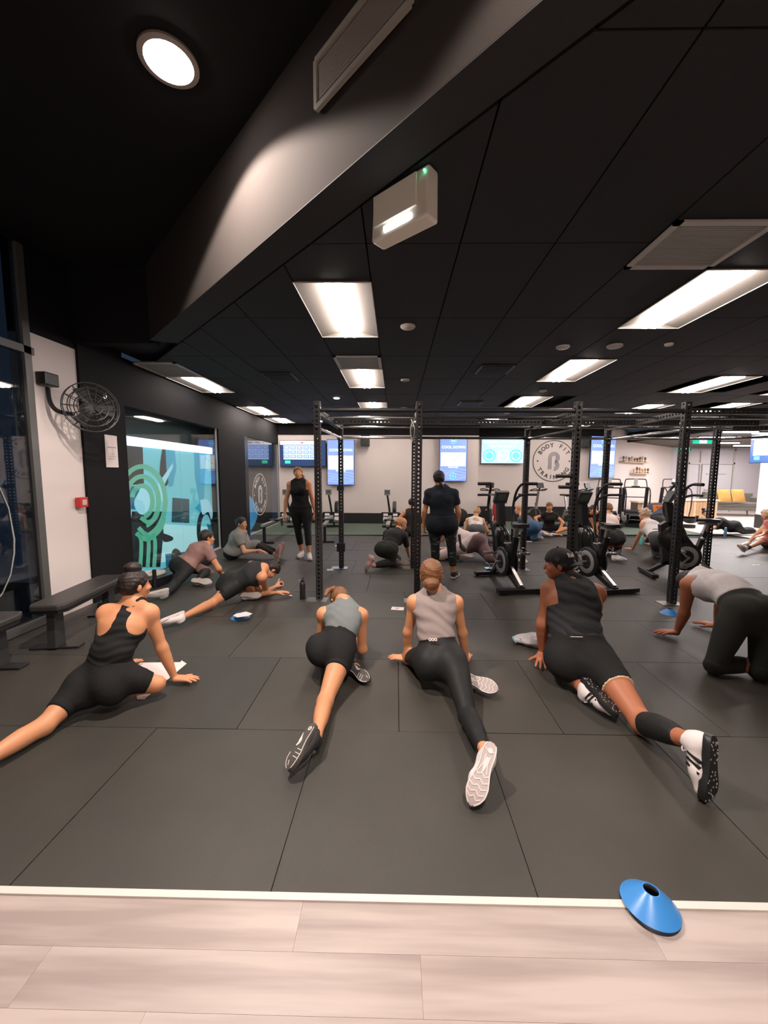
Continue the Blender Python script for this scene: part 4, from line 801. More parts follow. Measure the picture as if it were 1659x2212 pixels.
# crumpled towel by the man's hand
tw=mat('white_towelling',(.66,.62,.64),.95,bump=.6,bscale=500); tg=mat('towel_blue_edge',(.18,.38,.42),.9)
q=P(1150,1393,z=0); t=thing('towel','crumpled white towel with pale blue edges by man\'s hand','towel',(q[0],q[1],0))
for k,(dx,dy,l_,w_,a,h_) in enumerate(((-.01,.06,.32,.16,R(12),.075),(.03,-.035,.28,.13,R(-14),.08),(.06,.12,.22,.10,R(5),.05))):
    vs=[];n,mm_=20,14
    for i in range(n+1):
        for j in range(mm_):
            a_=2*PI*j/mm_; s_=(i/n-.5)*l_; rr=math.sin(PI*min(max(i/n,.02),.98))**.35; w2=w_/2*rr*(1+.12*math.sin(9*i/n+k)); z_=h_/2+h_/2*rr*math.sin(a_)*(1+.35*math.sin(5*math.cos(a_)+7*i/n+k)); x_=s_; y_=w2*math.cos(a_); vs.append((dx+x_*math.cos(a)-y_*math.sin(a),dy+x_*math.sin(a)+y_*math.cos(a),max(.001,z_)))
    fs=[(i*mm_+j,i*mm_+(j+1)%mm_,(i+1)*mm_+(j+1)%mm_,(i+1)*mm_+j) for i in range(n) for j in range(mm_)]
    fo=MB().add(vs,fs).obj('fold',tw,t,smooth=True)
    e=V3((dx-l_/2*math.cos(a),dy-l_/2*math.sin(a),h_*.5)); MB().tube(bez([e+V3((.01,-w_*.3,-.012)),e+V3((-.004,-w_*.1,.008)),e+V3((-.002,w_*.15,.012)),e+V3((.04,w_*.45,.0))],5),.007,7).obj('edging',tg,t,smooth=True)
# sheet of paper under woman's front leg
def sheet(pts,lab,name='paper_sheet',z=.003): 
    v=[P(x,y,z=z) for x,y in pts]; mb=MB().add(v+[p+V3((0,0,.003)) for p in v],[tuple(range(len(v)))[::-1],tuple(range(len(v),2*len(v)))]+[(i,(i+1)%len(v),len(v)+(i+1)%len(v),len(v)+i) for i in range(len(v))]); return tag(mb.obj(name,MATS['paper_white']),lab,'paper')
sheet([(288,1446),(302,1432),(390,1431),(392,1427),(403,1434),(312,1511),(296,1511)],'white paper sheet partly under the bun-haired woman\'s front leg')
# bags by the back wall
def bag(px,py,sx_,sy_,sz_,c,lab):
    q=P(px,py,z=0); m=mat('fabric_'+lab.split()[0],c,.85); t=thing('gym_bag',lab,'bag',(q[0],q[1],0)); vs=[];n=14
    mb=MB().ball((0,0,sz_*.48),(sx_,sy_,sz_*.5),16); mb.v=[(x,y,max(0,z)*(1+.12*math.sin(11*x+5*y))) for x,y,z in mb.v]; mb.obj('body',m,t,smooth=True); MB().tube(bez([(-sx_*.5,0,sz_*.85),(-.03,-.02,sz_*1.15),(sx_*.5,0,sz_*.85)],6),.012,6).obj('strap',blk,t)
bag(992,1137,.28,.16,.5,(.015,.014,.015),'dark gym bag heaped by the back wall'); bag(952,1142,.16,.12,.5,(.20,.17,.22),'lilac garment heaped beside the dark bag by back wall'); bag(1070,1128,.12,.1,.75,(.45,.03,.04),'red garment hanging at the back wall bikes'); bag(1257,1122,.22,.15,.62,(.45,.02,.02),'red jacket heaped behind the right air bike'); bag(1237,1124,.2,.2,.35,(.05,.04,.04),'brown bag standing right of tall post')
# ================================================================ people: one continuous body surface each, grown from a jointed skeleton
F4=np.float32
class Field:
    def __init__(s,lo,hi,h):
        s.h=h; s.lo=np.array(lo,float); s.n=np.maximum(np.ceil((np.array(hi)-s.lo)/h).astype(int)+1,3); s.D=np.full(s.n,.5,F4)
    def sub(s,lo,hi):
        a=np.clip(np.floor((np.array(lo)-s.lo)/s.h).astype(int),0,s.n); b=np.clip(np.ceil((np.array(hi)-s.lo)/s.h).astype(int)+1,0,s.n)
        if np.any(b<=a): return None,None
        sl=tuple(slice(i,j) for i,j in zip(a,b))
        ax=[(s.lo[k]+s.h*np.arange(a[k],b[k])).astype(F4) for k in range(3)]
        return sl,(ax[0][:,None,None],ax[1][None,:,None],ax[2][None,None,:])
    def prim(s,p,mg=.07):
        sl,X=s.sub(p['lo']-mg,p['hi']+mg)
        if sl is None: return
        d=p['f'](X); c=s.D[sl]; k=p['k']; hh=np.maximum(k-np.abs(c-d),0)/k; s.D[sl]=np.minimum(c,d)-hh*hh*(k*.25)
    def allX(s): return tuple((s.lo[k]+s.h*np.arange(s.n[k])).astype(F4).reshape([-1 if i==k else 1 for i in range(3)]) for k in range(3))
def limb(a,b,prof,k=.03,side=None,ks=1.,bend=None,grp=''):
    """tapering limb a-b with radius profile [(t,r)..]; side/ks: wider across than deep"""
    a=V3(a);b=V3(b); ba=b-a; L2=ba@ba; ts=[p[0] for p in prof]; rs=[p[1] for p in prof]; sd=None if side is None else unit(V3(side)-ba*(V3(side)@ba)/max(L2,1e-9))
    def f(X):
        x,y,z=X[0]-F4(a[0]),X[1]-F4(a[1]),X[2]-F4(a[2]); t=np.clip((x*F4(ba[0])+y*F4(ba[1])+z*F4(ba[2]))/F4(L2+1e-9),0,1)
        r=np.interp(t,ts,rs).astype(F4) if len(ts)>2 else (F4(rs[0])+t*F4(rs[-1]-rs[0]))
        x=x-t*F4(ba[0]); y=y-t*F4(ba[1]); z=z-t*F4(ba[2])
        if sd is None: return np.sqrt(x*x+y*y+z*z)-r
        q=x*F4(sd[0])+y*F4(sd[1])+z*F4(sd[2]); rest=np.maximum(x*x+y*y+z*z-q*q,0); l=np.sqrt(q*q/F4(ks*ks)+rest)+F4(1e-6); g=np.sqrt(q*q/F4(ks**4)+rest)/l
        return (l-r)/np.maximum(g,F4(.35))
    m=max(rs)*max(ks,1); return dict(f=f,lo=np.minimum(a,b)-m,hi=np.maximum(a,b)+m,k=k,g=grp)
def ell(c,r,M=None,k=.03,grp=''):
    c=V3(c); r=V3(r); M=np.eye(3) if M is None else np.array(M) # rows: axes
    def f(X):
        x,y,z=X[0]-F4(c[0]),X[1]-F4(c[1]),X[2]-F4(c[2]); A=0;B=0
        for i in range(3): q=(x*F4(M[i][0])+y*F4(M[i][1])+z*F4(M[i][2])); A=A+(q/F4(r[i]))**2; B=B+(q/F4(r[i]**2))**2
        k0=np.sqrt(A)+F4(1e-6); return k0*(k0-1)/(np.sqrt(B)+F4(1e-6))
    m=max(r); return dict(f=f,lo=c-m,hi=c+m,k=k,g=grp)
def nets(D,lo,h):
    S=D<0; n=S.shape
    c=np.zeros(tuple(i-1 for i in n),np.uint8)
    for i in (0,1):
        for j in (0,1):
            for k in (0,1): c+=S[i:n[0]-1+i,j:n[1]-1+j,k:n[2]-1+k]
    act=(c>0)&(c<8); idx=np.full(c.shape,-1,np.int64); I=np.argwhere(act)
    if len(I)==0: return np.zeros((0,3)),[]
    idx[act]=np.arange(len(I)); P_=np.zeros((len(I),3)); W=np.zeros(len(I)); cor=[(i,j,k) for i in (0,1) for j in (0,1) for k in (0,1)]
    V=np.stack([D[I[:,0]+i,I[:,1]+j,I[:,2]+k] for i,j,k in cor],1).astype(float)
    for a,ca in enumerate(cor):
        for b,cb in enumerate(cor):
            if b>a and sum(abs(x-y) for x,y in zip(ca,cb))==1:
                va,vb=V[:,a],V[:,b]; m=(va<0)!=(vb<0); t=np.where(m,va/np.where(m,va-vb,1),0)
                P_+=np.where(m[:,None],np.array(ca)+t[:,None]*(np.array(cb)-np.array(ca)),0); W+=m
    verts=(I+P_/W[:,None])*h+lo; faces=[]
    for ax in range(3):
        o=[0,0,0]; o[ax]=1; A=S[:n[0]-o[0],:n[1]-o[1],:n[2]-o[2]]; B=S[o[0]:,o[1]:,o[2]:]; E=np.argwhere(A!=B); b1,b2=[q for q in range(3) if q!=ax]
        E=E[(E[:,b1]>0)&(E[:,b2]>0)&(E[:,b1]<n[b1]-1)&(E[:,b2]<n[b2]-1)]
        if len(E)==0: continue
        def g(d1,d2): Q=E.copy(); Q[:,b1]-=d1; Q[:,b2]-=d2; return idx[Q[:,0],Q[:,1],Q[:,2]]
        q=np.stack([g(0,0),g(1,0),g(1,1),g(0,1)],1); s=A[E[:,0],E[:,1],E[:,2]]; fl=s if ax!=1 else ~s; q[fl]=q[fl][:,::-1]; q=q[:,::-1]; faces.append(q)
    return verts,np.concatenate(faces)
def bulk(name,vf,m,parent,off):
    vs=[];fs=[];o=0
    for v,f in vf:
        if len(v)==0: continue
        vs.append(v-off); fs.append(f+o); o+=len(v)
    vs=np.concatenate(vs); fs=np.concatenate(fs); me=bpy.data.meshes.new(name); me.vertices.add(len(vs)); me.vertices.foreach_set('co',vs.astype(F4).ravel())
    me.loops.add(4*len(fs)); me.loops.foreach_set('vertex_index',fs.astype(np.int32).ravel()); me.polygons.add(len(fs)); me.polygons.foreach_set('loop_start',np.arange(0,4*len(fs),4,dtype=np.int32))
    me.polygons.foreach_set('use_smooth',np.ones(len(fs),bool)); me.materials.append(m); me.update(calc_edges=True); me.validate()
    ob=bpy.data.objects.new(name,me); COL.objects.link(ob); ob.parent=parent; return ob
def smooth_nets(v,f,it=1):
    """light smoothing of the extracted surface"""
    for _ in range(it):
        acc=np.zeros_like(v); cnt=np.zeros(len(v))
        for a in range(4):
            b=(a+1)%4; np.add.at(acc,f[:,a],v[f[:,b]]); np.add.at(cnt,f[:,a],1); np.add.at(acc,f[:,b],v[f[:,a]]); np.add.at(cnt,f[:,b],1)
        v=v*.5+.5*acc/np.maximum(cnt,1)[:,None]
    return v,f
def extract(prims,h,clips=(),cuts=(),infl=0,disp=None,mg=.07,it=1,extra=()):
    """surface of the smooth union of prims; clips: (point, outward normal) half-spaces; cuts: prims taken away"""
    prims=list(prims)
    lo=np.min([p['lo'] for p in prims],0)-infl-3*h; hi=np.max([p['hi'] for p in prims],0)+infl+3*h; F_=Field(lo,hi,h)
    for p in prims: F_.prim(p,mg)
    D=F_.D
    if infl: D-=F4(infl)
    X=F_.allX()
    if disp is not None: D+=disp(X).astype(F4)
    hs_=lambda pt,nn:(X[0]-F4(pt[0]))*F4(nn[0])+(X[1]-F4(pt[1]))*F4(nn[1])+(X[2]-F4(pt[2]))*F4(nn[2])
    for c in clips: D=np.maximum(D,hs_(*c) if len(c)==2 else np.minimum(hs_(c[0],c[1]),hs_(c[2],c[3])))
    for c in cuts:
        sl,Y=F_.sub(c['lo']-.03,c['hi']+.03)
        if sl is not None: D[sl]=np.maximum(D[sl],-c['f'](Y))
    v,f=nets(D,F_.lo,h)
    return smooth_nets(v,f,it) if len(v) else (v,f)
# -- footwear -------------------------------------------------------------------------------------------------
def _half(x): return float(np.interp(x,[0,.008,.03,.07,.11,.15,.19,.225,.25,.268,.275],[.010,.022,.031,.032,.029,.036,.046,.045,.034,.018,.004]))
def _rock(x): return .018*max(0,(x-.20)/.075)**2+.006*max(0,(.03-x)/.03)**2
def sole_mesh():
    mb=MB(); st=[0,.008,.03,.05,.07,.09,.11,.13,.15,.17,.19,.21,.225,.24,.25,.26,.268,.275]; vs=[]
    for x in st:
        w=_half(x); c=.004*math.sin((x-.1)*14)
        for y,z in ((-w*.93,0),(w*.93,0),(w*1.04,.012),(w*1.0,.028),(-w*1.0,.028),(-w*1.04,.012)): vs.append((x,c+y,z+_rock(x)))
    fs=[(i*6+k,i*6+(k+1)%6,(i+1)*6+(k+1)%6,(i+1)*6+k) for i in range(len(st)-1) for k in range(6)]+[(0,1,2,3,4,5)[::-1],tuple((len(st)-1)*6+k for k in range(6))]
    return mb.add(vs,fs)
_up=extract([limb((.042,0,.045),(.046,0,.060),[(0,.034),(1,.035)]),limb((.046,0,.060),(.058,0,.105),[(0,.034),(1,.034)],.02),limb((.075,0,.066),(.165,0,.048),[(0,.038),(1,.034)],.03,(0,1,0),1.1),limb((.165,0,.042),(.232,0,.035),[(0,.035),(1,.026)],.03,(0,1,0),1.28)],.006,clips=[((0,0,.02),(0,0,-1)),((.05,0,.112),(-.25,0,1))])
SHOEM={}
def shoe_parts(key,upm,som,tread,trm,stripe,lace):
    k=key
    if k in SHOEM: return SHOEM[k]
    me=bpy.data.meshes.new('shoe'); me.from_pydata(_up[0].tolist(),[],_up[1].tolist()); me.polygons.foreach_set('use_smooth',[True]*len(me.polygons)); me.materials.append(upm)
    parts=[('sole',sole_mesh().mesh('sole',som,smooth=35))]
    def line(mb,pts,w=.0035,h=.0025):
        P_=[(x,y,_rock(x)-h/2+.0003) for x,y in pts]
        for a,b in zip(P_[:-1],P_[1:]): mb.bar(a,b,h,w,(0,1,.001))
    if tread=='lines':
        mb=MB()
        for x0 in (.165,.187,.209): line(mb,[(x0,.0),(x0+.008,.040)])
        line(mb,[(.232,-.012),(.256,-.006)]); out=[(x,.004*math.sin((x-.1)*14)+_half(x)*.90) for x in np.linspace(.03,.265,16)]; line(mb,out,.004); out=[(x,.004*math.sin((x-.1)*14)-_half(x)*.90) for x in np.linspace(.19,.27,8)]; line(mb,out,.003)
        parts.append(('tread_line',mb.mesh('tread_line',trm)))
        mb=MB(); mb.prism([(x,y) for x,y in ((.07,-.031),(.09,-.022),(.115,-.008),(.135,-.008),(.15,-.018),(.152,-.026),(.14,-.026),(.13,-.022),(.12,-.027),(.09,-.029))],(0,0,.0003),(1,0,0),(0,1,0),(0,0,-.003)); mb.strip(ringpts(.013,c=(.042,0),n=20),ringpts(.006,c=(.042,0),n=20),(0,0,.0003),(1,0,0),(0,1,0),(0,0,-.003)); parts.append(('tread_pad',mb.mesh('tread_pad',trm)))
    if tread=='chevron':
        mb=MB()
        for x0 in (.15,.176,.202,.226,.247): w=_half(x0)*.92; line(mb,[(x0-.012,-w),(x0+.002,-w*.45),(x0-.010,0),(x0+.004,w*.5),(x0-.008,w)],.0045)
        line(mb,[(.035,-.026),(.05,0),(.035,.026)],.004); line(mb,[(.06,-.012),(.10,-.009),(.14,-.022)],.004); line(mb,[(.06,.012),(.10,.010),(.14,.020)],.004)
        e=[(x,.004*math.sin((x-.1)*14)+_half(x)*.95) for x in np.linspace(.01,.27,20)]; line(mb,e,.005); e=[(x,.004*math.sin((x-.1)*14)-_half(x)*.95) for x in np.linspace(.01,.27,20)]; line(mb,e,.005)
        mb.prism([(.07,-.006),(.10,-.009),(.125,-.004),(.145,0),(.125,.006),(.10,.009),(.07,.008)],(0,0,.0003),(1,0,0),(0,1,0),(0,0,-.003)); mb.prism(ringpts(.012,c=(.04,0),n=16)[:-1],(0,0,.0003),(1,0,0),(0,1,0),(0,0,-.003)); parts.append(('tread_line',mb.mesh('tread_line',trm)))
    if tread=='dots':
        mb=MB(); rr=random.Random(3)
        for k_ in range(46):
            x=rr.uniform(.015,.262); y=rr.uniform(-.85,.85)*_half(x)
            if .09<x<.14 and rr.random()<.6: continue
            mb.box((x,y,_rock(x)-.0008),(.006,.0035,.003))
        parts.append(('tread_stud',mb.mesh('tread_stud',trm)))
    if stripe:
        mb=MB()
        for s in (-1,1):
            for x0 in (.115,.138,.161):
                a=V3((x0,s*.041,.026)); b=V3((x0-.018,s*.0325,.080)); mb.bar(a,b,.009,.014,(0,1,0))
        parts.append(('side_stripe',mb.mesh('side_stripe',stripe)))
    if lace:
        mb=MB()
        for i in range(5): x=.10+.018*i; z=.092-.0085*i; mb.tube([(x,-.022,z-.008),(x+.004,0,z),(x,.022,z-.008)],.0028,5)
        mb.tube(bez([(.095,0,.098),(.09,.022,.108),(.105,.03,.10),(.098,.004,.096),(.09,-.022,.107),(.106,-.03,.10),(.098,0,.097)],4),.0025,5); parts.append(('lace',mb.mesh('lace',lace,smooth=True)))
    SHOEM[k]=(me,parts); return SHOEM[k]
def put_shoe(par,off,ankle,toe,sole,S,key,sc,side):
    xd=unit(toe); zd=-unit(V3(sole)-xd*(V3(sole)@xd)); yd=np.cross(zd,xd)*side
    me,parts=shoe_parts(key,*S); M=np.array([xd,yd,zd]).T*sc; org=V3(ankle)-M@V3((.055,0,.092))-off
    mz=min((M@V3(v))[2] for v in ((0,.02,0),(0,-.02,0),(.2,.045,0),(.2,-.045,0),(.275,.01,.016),(.275,-.01,.016),(.24,.03,.06),(.24,-.03,.06),(.02,.03,.07),(.02,-.03,.07)))+org[2]+off[2]
    org[2]-=min(mz-.003,.03) if mz>0 else mz-.003
    o=bpy.data.objects.new('shoe',me); COL.objects.link(o); o.parent=par; mm=Matrix.Identity(4)
    for i in range(3):
        for j in range(3): mm[i][j]=M[i][j]
        mm[i][3]=org[i]
    o.matrix_local=mm
    for n,pm in parts:
        q=bpy.data.objects.new(n,pm); COL.objects.link(q); q.parent=o
        if n=='tread_stud': q['kind']='stuff'
    return o
# -- hands ----------------------------------------------------------------------------------------------------
def hand_prims(W,d,n,right,s=1.,curl=(.12,.15,.12),spread=1.,thumb=.9):
    """wrist W, finger direction d, back-of-hand normal n"""
    W=V3(W); d=unit(d); n=unit(V3(n)-d*(V3(n)@d)); ts=np.cross(n,d)*(1 if right else -1); out=[]
    for i,(o,ln,a,b0) in enumerate(((.028,.070,.20,.084),(.010,.078,.05,.089),(-.009,.072,-.10,.085),(-.026,.056,-.26,.077))):
        kn=W+d*b0*s+ts*o*s; out.append(limb(W+ts*o*.55*s+d*.008*s,kn,[(0,.0165*s),(1,.0125*s)],.014*s)); fd=unit(d*math.cos(a*spread)+ts*math.sin(a*spread)); p=kn; ang=0
        for j,fr in enumerate((.44,.31,.25)):
            ang+=curl[j]; q=p+(fd*math.cos(ang)-n*math.sin(ang))*ln*fr*s; r0=(.0095,.0086,.0078)[j]*s*(.88 if i==3 else 1); out.append(limb(p,q,[(0,r0),(1,r0*.92)],.006*s)); p=q
    a=W+ts*.012*s+d*.012*s; b=W+ts*.040*s+d*.045*s-n*.008*s; td=unit(d*math.cos(thumb)+ts*math.sin(thumb)-n*.15); c=b+td*.034*s; e=c+unit(td+d*.35)*.026*s
    out+=[limb(a,b,[(0,.016*s),(1,.0125*s)],.016*s),limb(b,c,[(0,.0115*s),(1,.0098*s)],.006*s),limb(c,e,[(0,.0098*s),(1,.0082*s)],.006*s)]
    return out
# -- the figure -----------------------------------------------------------------------------------------------
def sides(v): return {'L':V3(v[0]),'R':V3(v[1])}
SKIN={}
def skinmat(name,c): return mat('skin_'+name,c,.5,noise=.07,nscale=7,sss=.08,bump=.12,bscale=160)
class Person:
    def __init__(s,label,J,skin,size=1.,bulk_=1.,arm=1.,leg=1.,female=True,h=.012,face=False,hair=None,hairm=None,garments=(),shoes=None,hands=None,group=None,glute=1.,bust=1.,origin=None,headsc=1.):
        s.h=h; s.z=size; s.J=J; s.leg=leg; hp,kn,an=sides(J['hip']),sides(J['knee']),sides(J['ankle']); sh,el_,wr=sides(J['sh']),sides(J['el']),sides(J['wr']); s.sh,s.hp,s.kn,s.an,s.el,s.wr=sh,hp,kn,an,el_,wr
        Pc=(hp['L']+hp['R'])/2; Wc=V3(J['waist']); Nk=V3(J['neck']); Sc=(sh['L']+sh['R'])/2; Cc=Sc*.62+Wc*.38
        sd0=unit(hp['R']-hp['L']); sd1=unit(sh['R']-sh['L']); up0=unit(Wc-Pc); up1=unit(Nk-Wc); fr0=unit(np.cross(up0,sd0)); fr1=unit(np.cross(up1,sd1)); sdm=unit(sd0+sd1)
        s.Pc,s.Wc,s.Nk,s.Cc,s.sd0,s.sd1,s.up0,s.up1,s.fr0,s.fr1=Pc,Wc,Nk,Cc,sd0,sd1,up0,up1,fr0,fr1
        z=size; b=bulk_; T=[]
        wd=1. if female else 1.04
        T+=[limb(Pc-up0*.03*z,Wc,[(0,.103*z*b),(.5,.098*z*b),(1,.082*z*b)],.05,sd0,1.42,grp='pel'),
            limb(Wc,Cc,[(0,.082*z*b),(1,.102*z*b)],.05,sdm,1.40 if female else 1.5,grp='chest'),
            limb(Cc,Nk*.75+Sc*.25,[(0,.102*z*b),(.6,.085*z*b),(1,.055*z)],.05,sd1,1.42,grp='chest')]
        for q,sg in (('L',-1),('R',1)):
            T.append(limb(Sc*.55+Nk*.25+Cc*.2+sd1*sg*.03*z,sh[q],[(0,.062*z*b),(1,.052*z*arm)],.045,grp='chest'))
            T.append(limb(Nk+up1*.025*z,sh[q]*.62+Nk*.38,[(0,.042*z),(1,.038*z)],.05,grp='trap'))
            T.append(ell(Pc+sd0*sg*.074*z*b-fr0*.055*z*glute-up0*.035*z,V3((.088,.085,.098))*z*glute,[sd0,fr0,up0],.05,grp='pel'))
            if female: T.append(ell(Cc+sd1*sg*.068*z+fr1*.082*z*b-up1*.01*z,V3((.06,.052,.06))*z*bust,[sd1,fr1,up1],.04,grp='chest'))
        A={};Fo={};Th={};Ca={}
        for q in 'LR':
            A[q]=[ell(sh[q],V3((.054,.054,.054))*z*arm,k=.04),limb(sh[q],el_[q],[(0,.048*z*arm),(.35,.046*z*arm),(.8,.037*z*arm),(1,.036*z*arm)],.035)]
            Fo[q]=[limb(el_[q],wr[q],[(0,.036*z*arm),(.22,.0395*z*arm),(.6,.031*z*arm),(.9,.0225*z*arm),(1,.022*z*arm)],.03)]
            Th[q]=[limb(hp[q],kn[q],[(0,.090*z*leg),(.25,.087*z*leg),(.6,.070*z*leg),(.88,.055*z*leg),(1,.053*z*leg)],.05)]
            ax=unit(an[q]-kn[q]); back=J.get('calfback',{}).get(q); 
            if back is None: tv_=kn[q]-hp[q]; back=unit(-(tv_-ax*(tv_@ax))) if np.linalg.norm(tv_-ax*(tv_@ax))>.05 else -fr0
            Ca[q]=[limb(kn[q],an[q],[(0,.050*z*leg),(.15,.050*z*leg),(.55,.044*z*leg),(.85,.033*z*leg),(1,.032*z*leg)],.03),limb(kn[q]+ax*.06*z+V3(back)*.018*z,kn[q]+ax*.22*z+V3(back)*.014*z,[(0,.032*z*leg),(.35,.042*z*leg),(1,.030*z*leg)],.035)]
        s.T,s.A,s.Fo,s.Th,s.Ca=T,A,Fo,Th,Ca
        # head
        Hc=V3(J['head']); hu=unit(J.get('hup',Hc-Nk)); hf=V3(J['face']); hf=unit(hf-hu*(hf@hu)); hs=np.cross(hf,hu); hz=z*headsc; s.Hc,s.hu,s.hf,s.hs,s.hz=Hc,hu,hf,hs,hz; HM=[hs,hf,hu]
        def hp_(a,b_,c): return Hc+hs*a*hz+hf*b_*hz+hu*c*hz
        s.hpt=hp_
        neck=[limb(Nk-up1*.02*z,hp_(0,-.022,-.065),[(0,.056*z),(1,.050*z)],.04)]
        H=[ell(hp_(0,-.008,.012),V3((.073,.090,.082))*hz,HM,.03),ell(hp_(0,.028,-.048),V3((.055,.060,.066))*hz,HM,.03),ell(hp_(0,.060,-.088),V3((.028,.028,.026))*hz,HM,.03),
           limb(hp_(0,.086,.0),hp_(0,.103,-.030),[(0,.008*hz),(1,.0115*hz)],.012),ell(hp_(0,.090,-.062),V3((.024,.010,.011))*hz,HM,.012)]
        for sg in (-1,1): H.append(ell(hp_(sg*.074,-.004,-.018),V3((.010,.017,.028))*hz,HM,.006)); H.append(ell(hp_(sg*.034,.066,-.030),V3((.024,.02,.02))*hz,HM,.02)); 
        sock=[ell(hp_(sg*.031,.096,.002),V3((.016,.013,.011))*hz,HM) for sg in (-1,1)]
        org=V3((Pc[0],Pc[1],0)) if origin is None else V3(origin); s.org=org; th_=thing('person',label,'person',org,0,group); s.th=th_
        sk=skin
        vf=[extract(T+[p for q in 'LR' for p in A[q]+Fo[q]+Th[q]+Ca[q]]+neck,h),
            extract(neck+H,min(h*.6,.0075),clips=[(Nk+unit(Hc-Nk)*.0,-unit(Hc-Nk))],cuts=sock if h<.02 else ())]
        hh=hands or {}
        for q in 'LR':
            o=dict(hh.get(q,{})); d=o.pop('d',wr[q]-el_[q]); n=o.pop('n',(0,0,1)); o.pop('skip',0)
            vf.append(extract([limb(wr[q]-unit(wr[q]-el_[q])*.05*z,wr[q],[(0,.0245*z*arm),(1,.0225*z*arm)],.02)]+hand_prims(wr[q],d,n,q=='R',z*(1.0 if female else 1.08),**o),min(max(h*.42,.0042),.0065),it=0 if h>.015 else 1))
        body=bulk('body',vf,sk,th_,org); mz=min(float(v[:,2].min()) for v,_ in vf if len(v)); th_.location[2]+=max(0,-mz+.001)
        if J.get('mud'): pass
        # face details
        if face:
            ew=mat('eye_white',(.7,.66,.62),.3); ei=mat('dark_iris',(.03,.015,.01),.2); lm=mat('lip_tone',(.42,.13,.10),.45)
            for sg in (-1,1):
                e=MB().ball((0,0,0),.0115*hz,12).obj('eye',ew,th_,smooth=True); e.location=tuple(hp_(sg*.031,.075,.002)-org); c=hf*.0095*hz; MB().ball(c,.0052*hz,8).obj('iris',ei,e,smooth=True)
                br=MB().tube([hp_(sg*.016,.086,.017)-org,hp_(sg*.032,.085,.022)-org,hp_(sg*.048,.074,.017)-org],.0028*hz,5).obj('eyebrow',hairm or ei,th_,smooth=True)
            MB().tube([hp_(-.022,.089,-.062)-org,hp_(-.008,.0995,-.0595)-org,hp_(.008,.0995,-.0595)-org,hp_(.022,.089,-.062)-org],[.002*hz,.0045*hz,.0045*hz,.002*hz],6).tube([hp_(-.020,.089,-.064)-org,hp_(0,.1,-.069)-org,hp_(.020,.089,-.064)-org],[.002*hz,.005*hz,.002*hz],6).obj('lips',lm,th_,smooth=True)
        if hair is not None: s.hair(hair,hairm)
        for g in garments: s.garment(**g)
        if shoes:
            for q,sg in (('L',1),('R',-1)):
                if q in shoes.get('at',{}): d=shoes['at'][q]; put_shoe(th_,org,an[q]+V3(d.get('o',(0,0,0))),d['toe'],d['sole'],shoes['S'],shoes['key'],z*shoes.get('sc',1.),sg)
    def hair(s,st,m):
        hz=s.hz; HM=[s.hs,s.hf,s.hu]; hp_=s.hpt; cap=[ell(hp_(0,-.012,.016),V3((.082,.099,.091))*hz,HM,.02),ell(hp_(0,-.036,-.022),V3((.066,.060,.060))*hz,HM,.03)]
        def disp(X):
            x,y,z=[X[i]-F4(s.Hc[i]) for i in range(3)]; a=(x*F4(s.hs[0])+y*F4(s.hs[1])+z*F4(s.hs[2])); b=(x*F4(s.hu[0])+y*F4(s.hu[1])+z*F4(s.hu[2])); f_=(x*F4(s.hf[0])+y*F4(s.hf[1])+z*F4(s.hf[2]))
            w=np.sin(31*a+17*b)+np.sin(23*f_-29*b); return .0011*np.sin(240*b+50*f_+2.5*w)+.0011*np.sin(190*a+70*f_+3*w)+.0016*np.sin(60*b+2*w)
        cl=[(hp_(0,.058,.035),unit(s.hf*1-s.hu*.62)),]
        vf=[extract(cap,min(s.h*.6,.0065),clips=cl,disp=disp,it=1)]
        ex=[]
        if 'bun' in st: c=hp_(*st['bun']); r=st.get('bunr',.045)*hz; ex+=[ell(c,(r,r,r*.8),HM,.01),limb(c,hp_(*(V3(st['bun'])*.75)),[(0,r*.6),(1,r*.6)],.01)]
        if 'tail' in st: pts=[hp_(*p) for p in st['tail']]; n=len(pts); ex+=[limb(pts[i],pts[i+1],[(0,.026*hz*(1-.5*i/n)),(1,.026*hz*(1-.5*(i+1)/n))],.02) for i in range(n-1)]
        if 'curls' in st:
            rr=random.Random(5)
            for k in range(st['curls']):
                a=rr.uniform(0,2*PI); e=rr.uniform(-.5,1.2); v=V3((math.cos(a)*math.cos(e)*.083,math.sin(a)*math.cos(e)*.1-.012,math.sin(e)*.09+.01))
                if v[1]>.06 and v[2]<.05: continue
                ex.append(ell(hp_(*v),V3((.022,.022,.02))*hz,HM,.012))
        if ex: vf.append(extract(ex,min(s.h*.6,.0065),disp=disp,it=1))
        bulk('hair',vf,m,s.th,s.org)
    def pt(s,w,a,b_,c):
        """a point in the frame of the pelvis or chest: to the right a, forward b, up c"""
        o,x,y,z=(s.Pc,s.sd0,s.fr0,s.up0) if w=='p' else (s.Cc,s.sd1,s.fr1,s.up1); return o+(x*a+y*b_+z*c)*s.z
    def garment(s,name,m,kind,t=.008,hem=.4,neck=.012,arms=None,cuts=(),leg=(0,0),calf=None,top=1.0,folds=0,fdir=None,ffreq=120,label=None,inset=.012,ac=1.,pit=.0,part=None):
        h=s.h; vf=[]; z=s.z
        fd=unit(fdir) if fdir is not None else s.up1; sdv=s.sd1
        def disp(X):
            a=X[0]*F4(fd[0])+X[1]*F4(fd[1])+X[2]*F4(fd[2]); b=X[0]*F4(sdv[0])+X[1]*F4(sdv[1])+X[2]*F4(sdv[2]); c=X[0]*F4(.3)+X[1]*F4(.5)+X[2]*F4(.7)
            return F4(folds)*(np.sin(ffreq*a+2.2*np.sin(11*b+3*a)+1.5*np.sin(23*b+9*c))*.6+.4*np.sin(ffreq*.55*a+3*np.sin(9*b+5*c)+1))
        dp=disp if folds else None
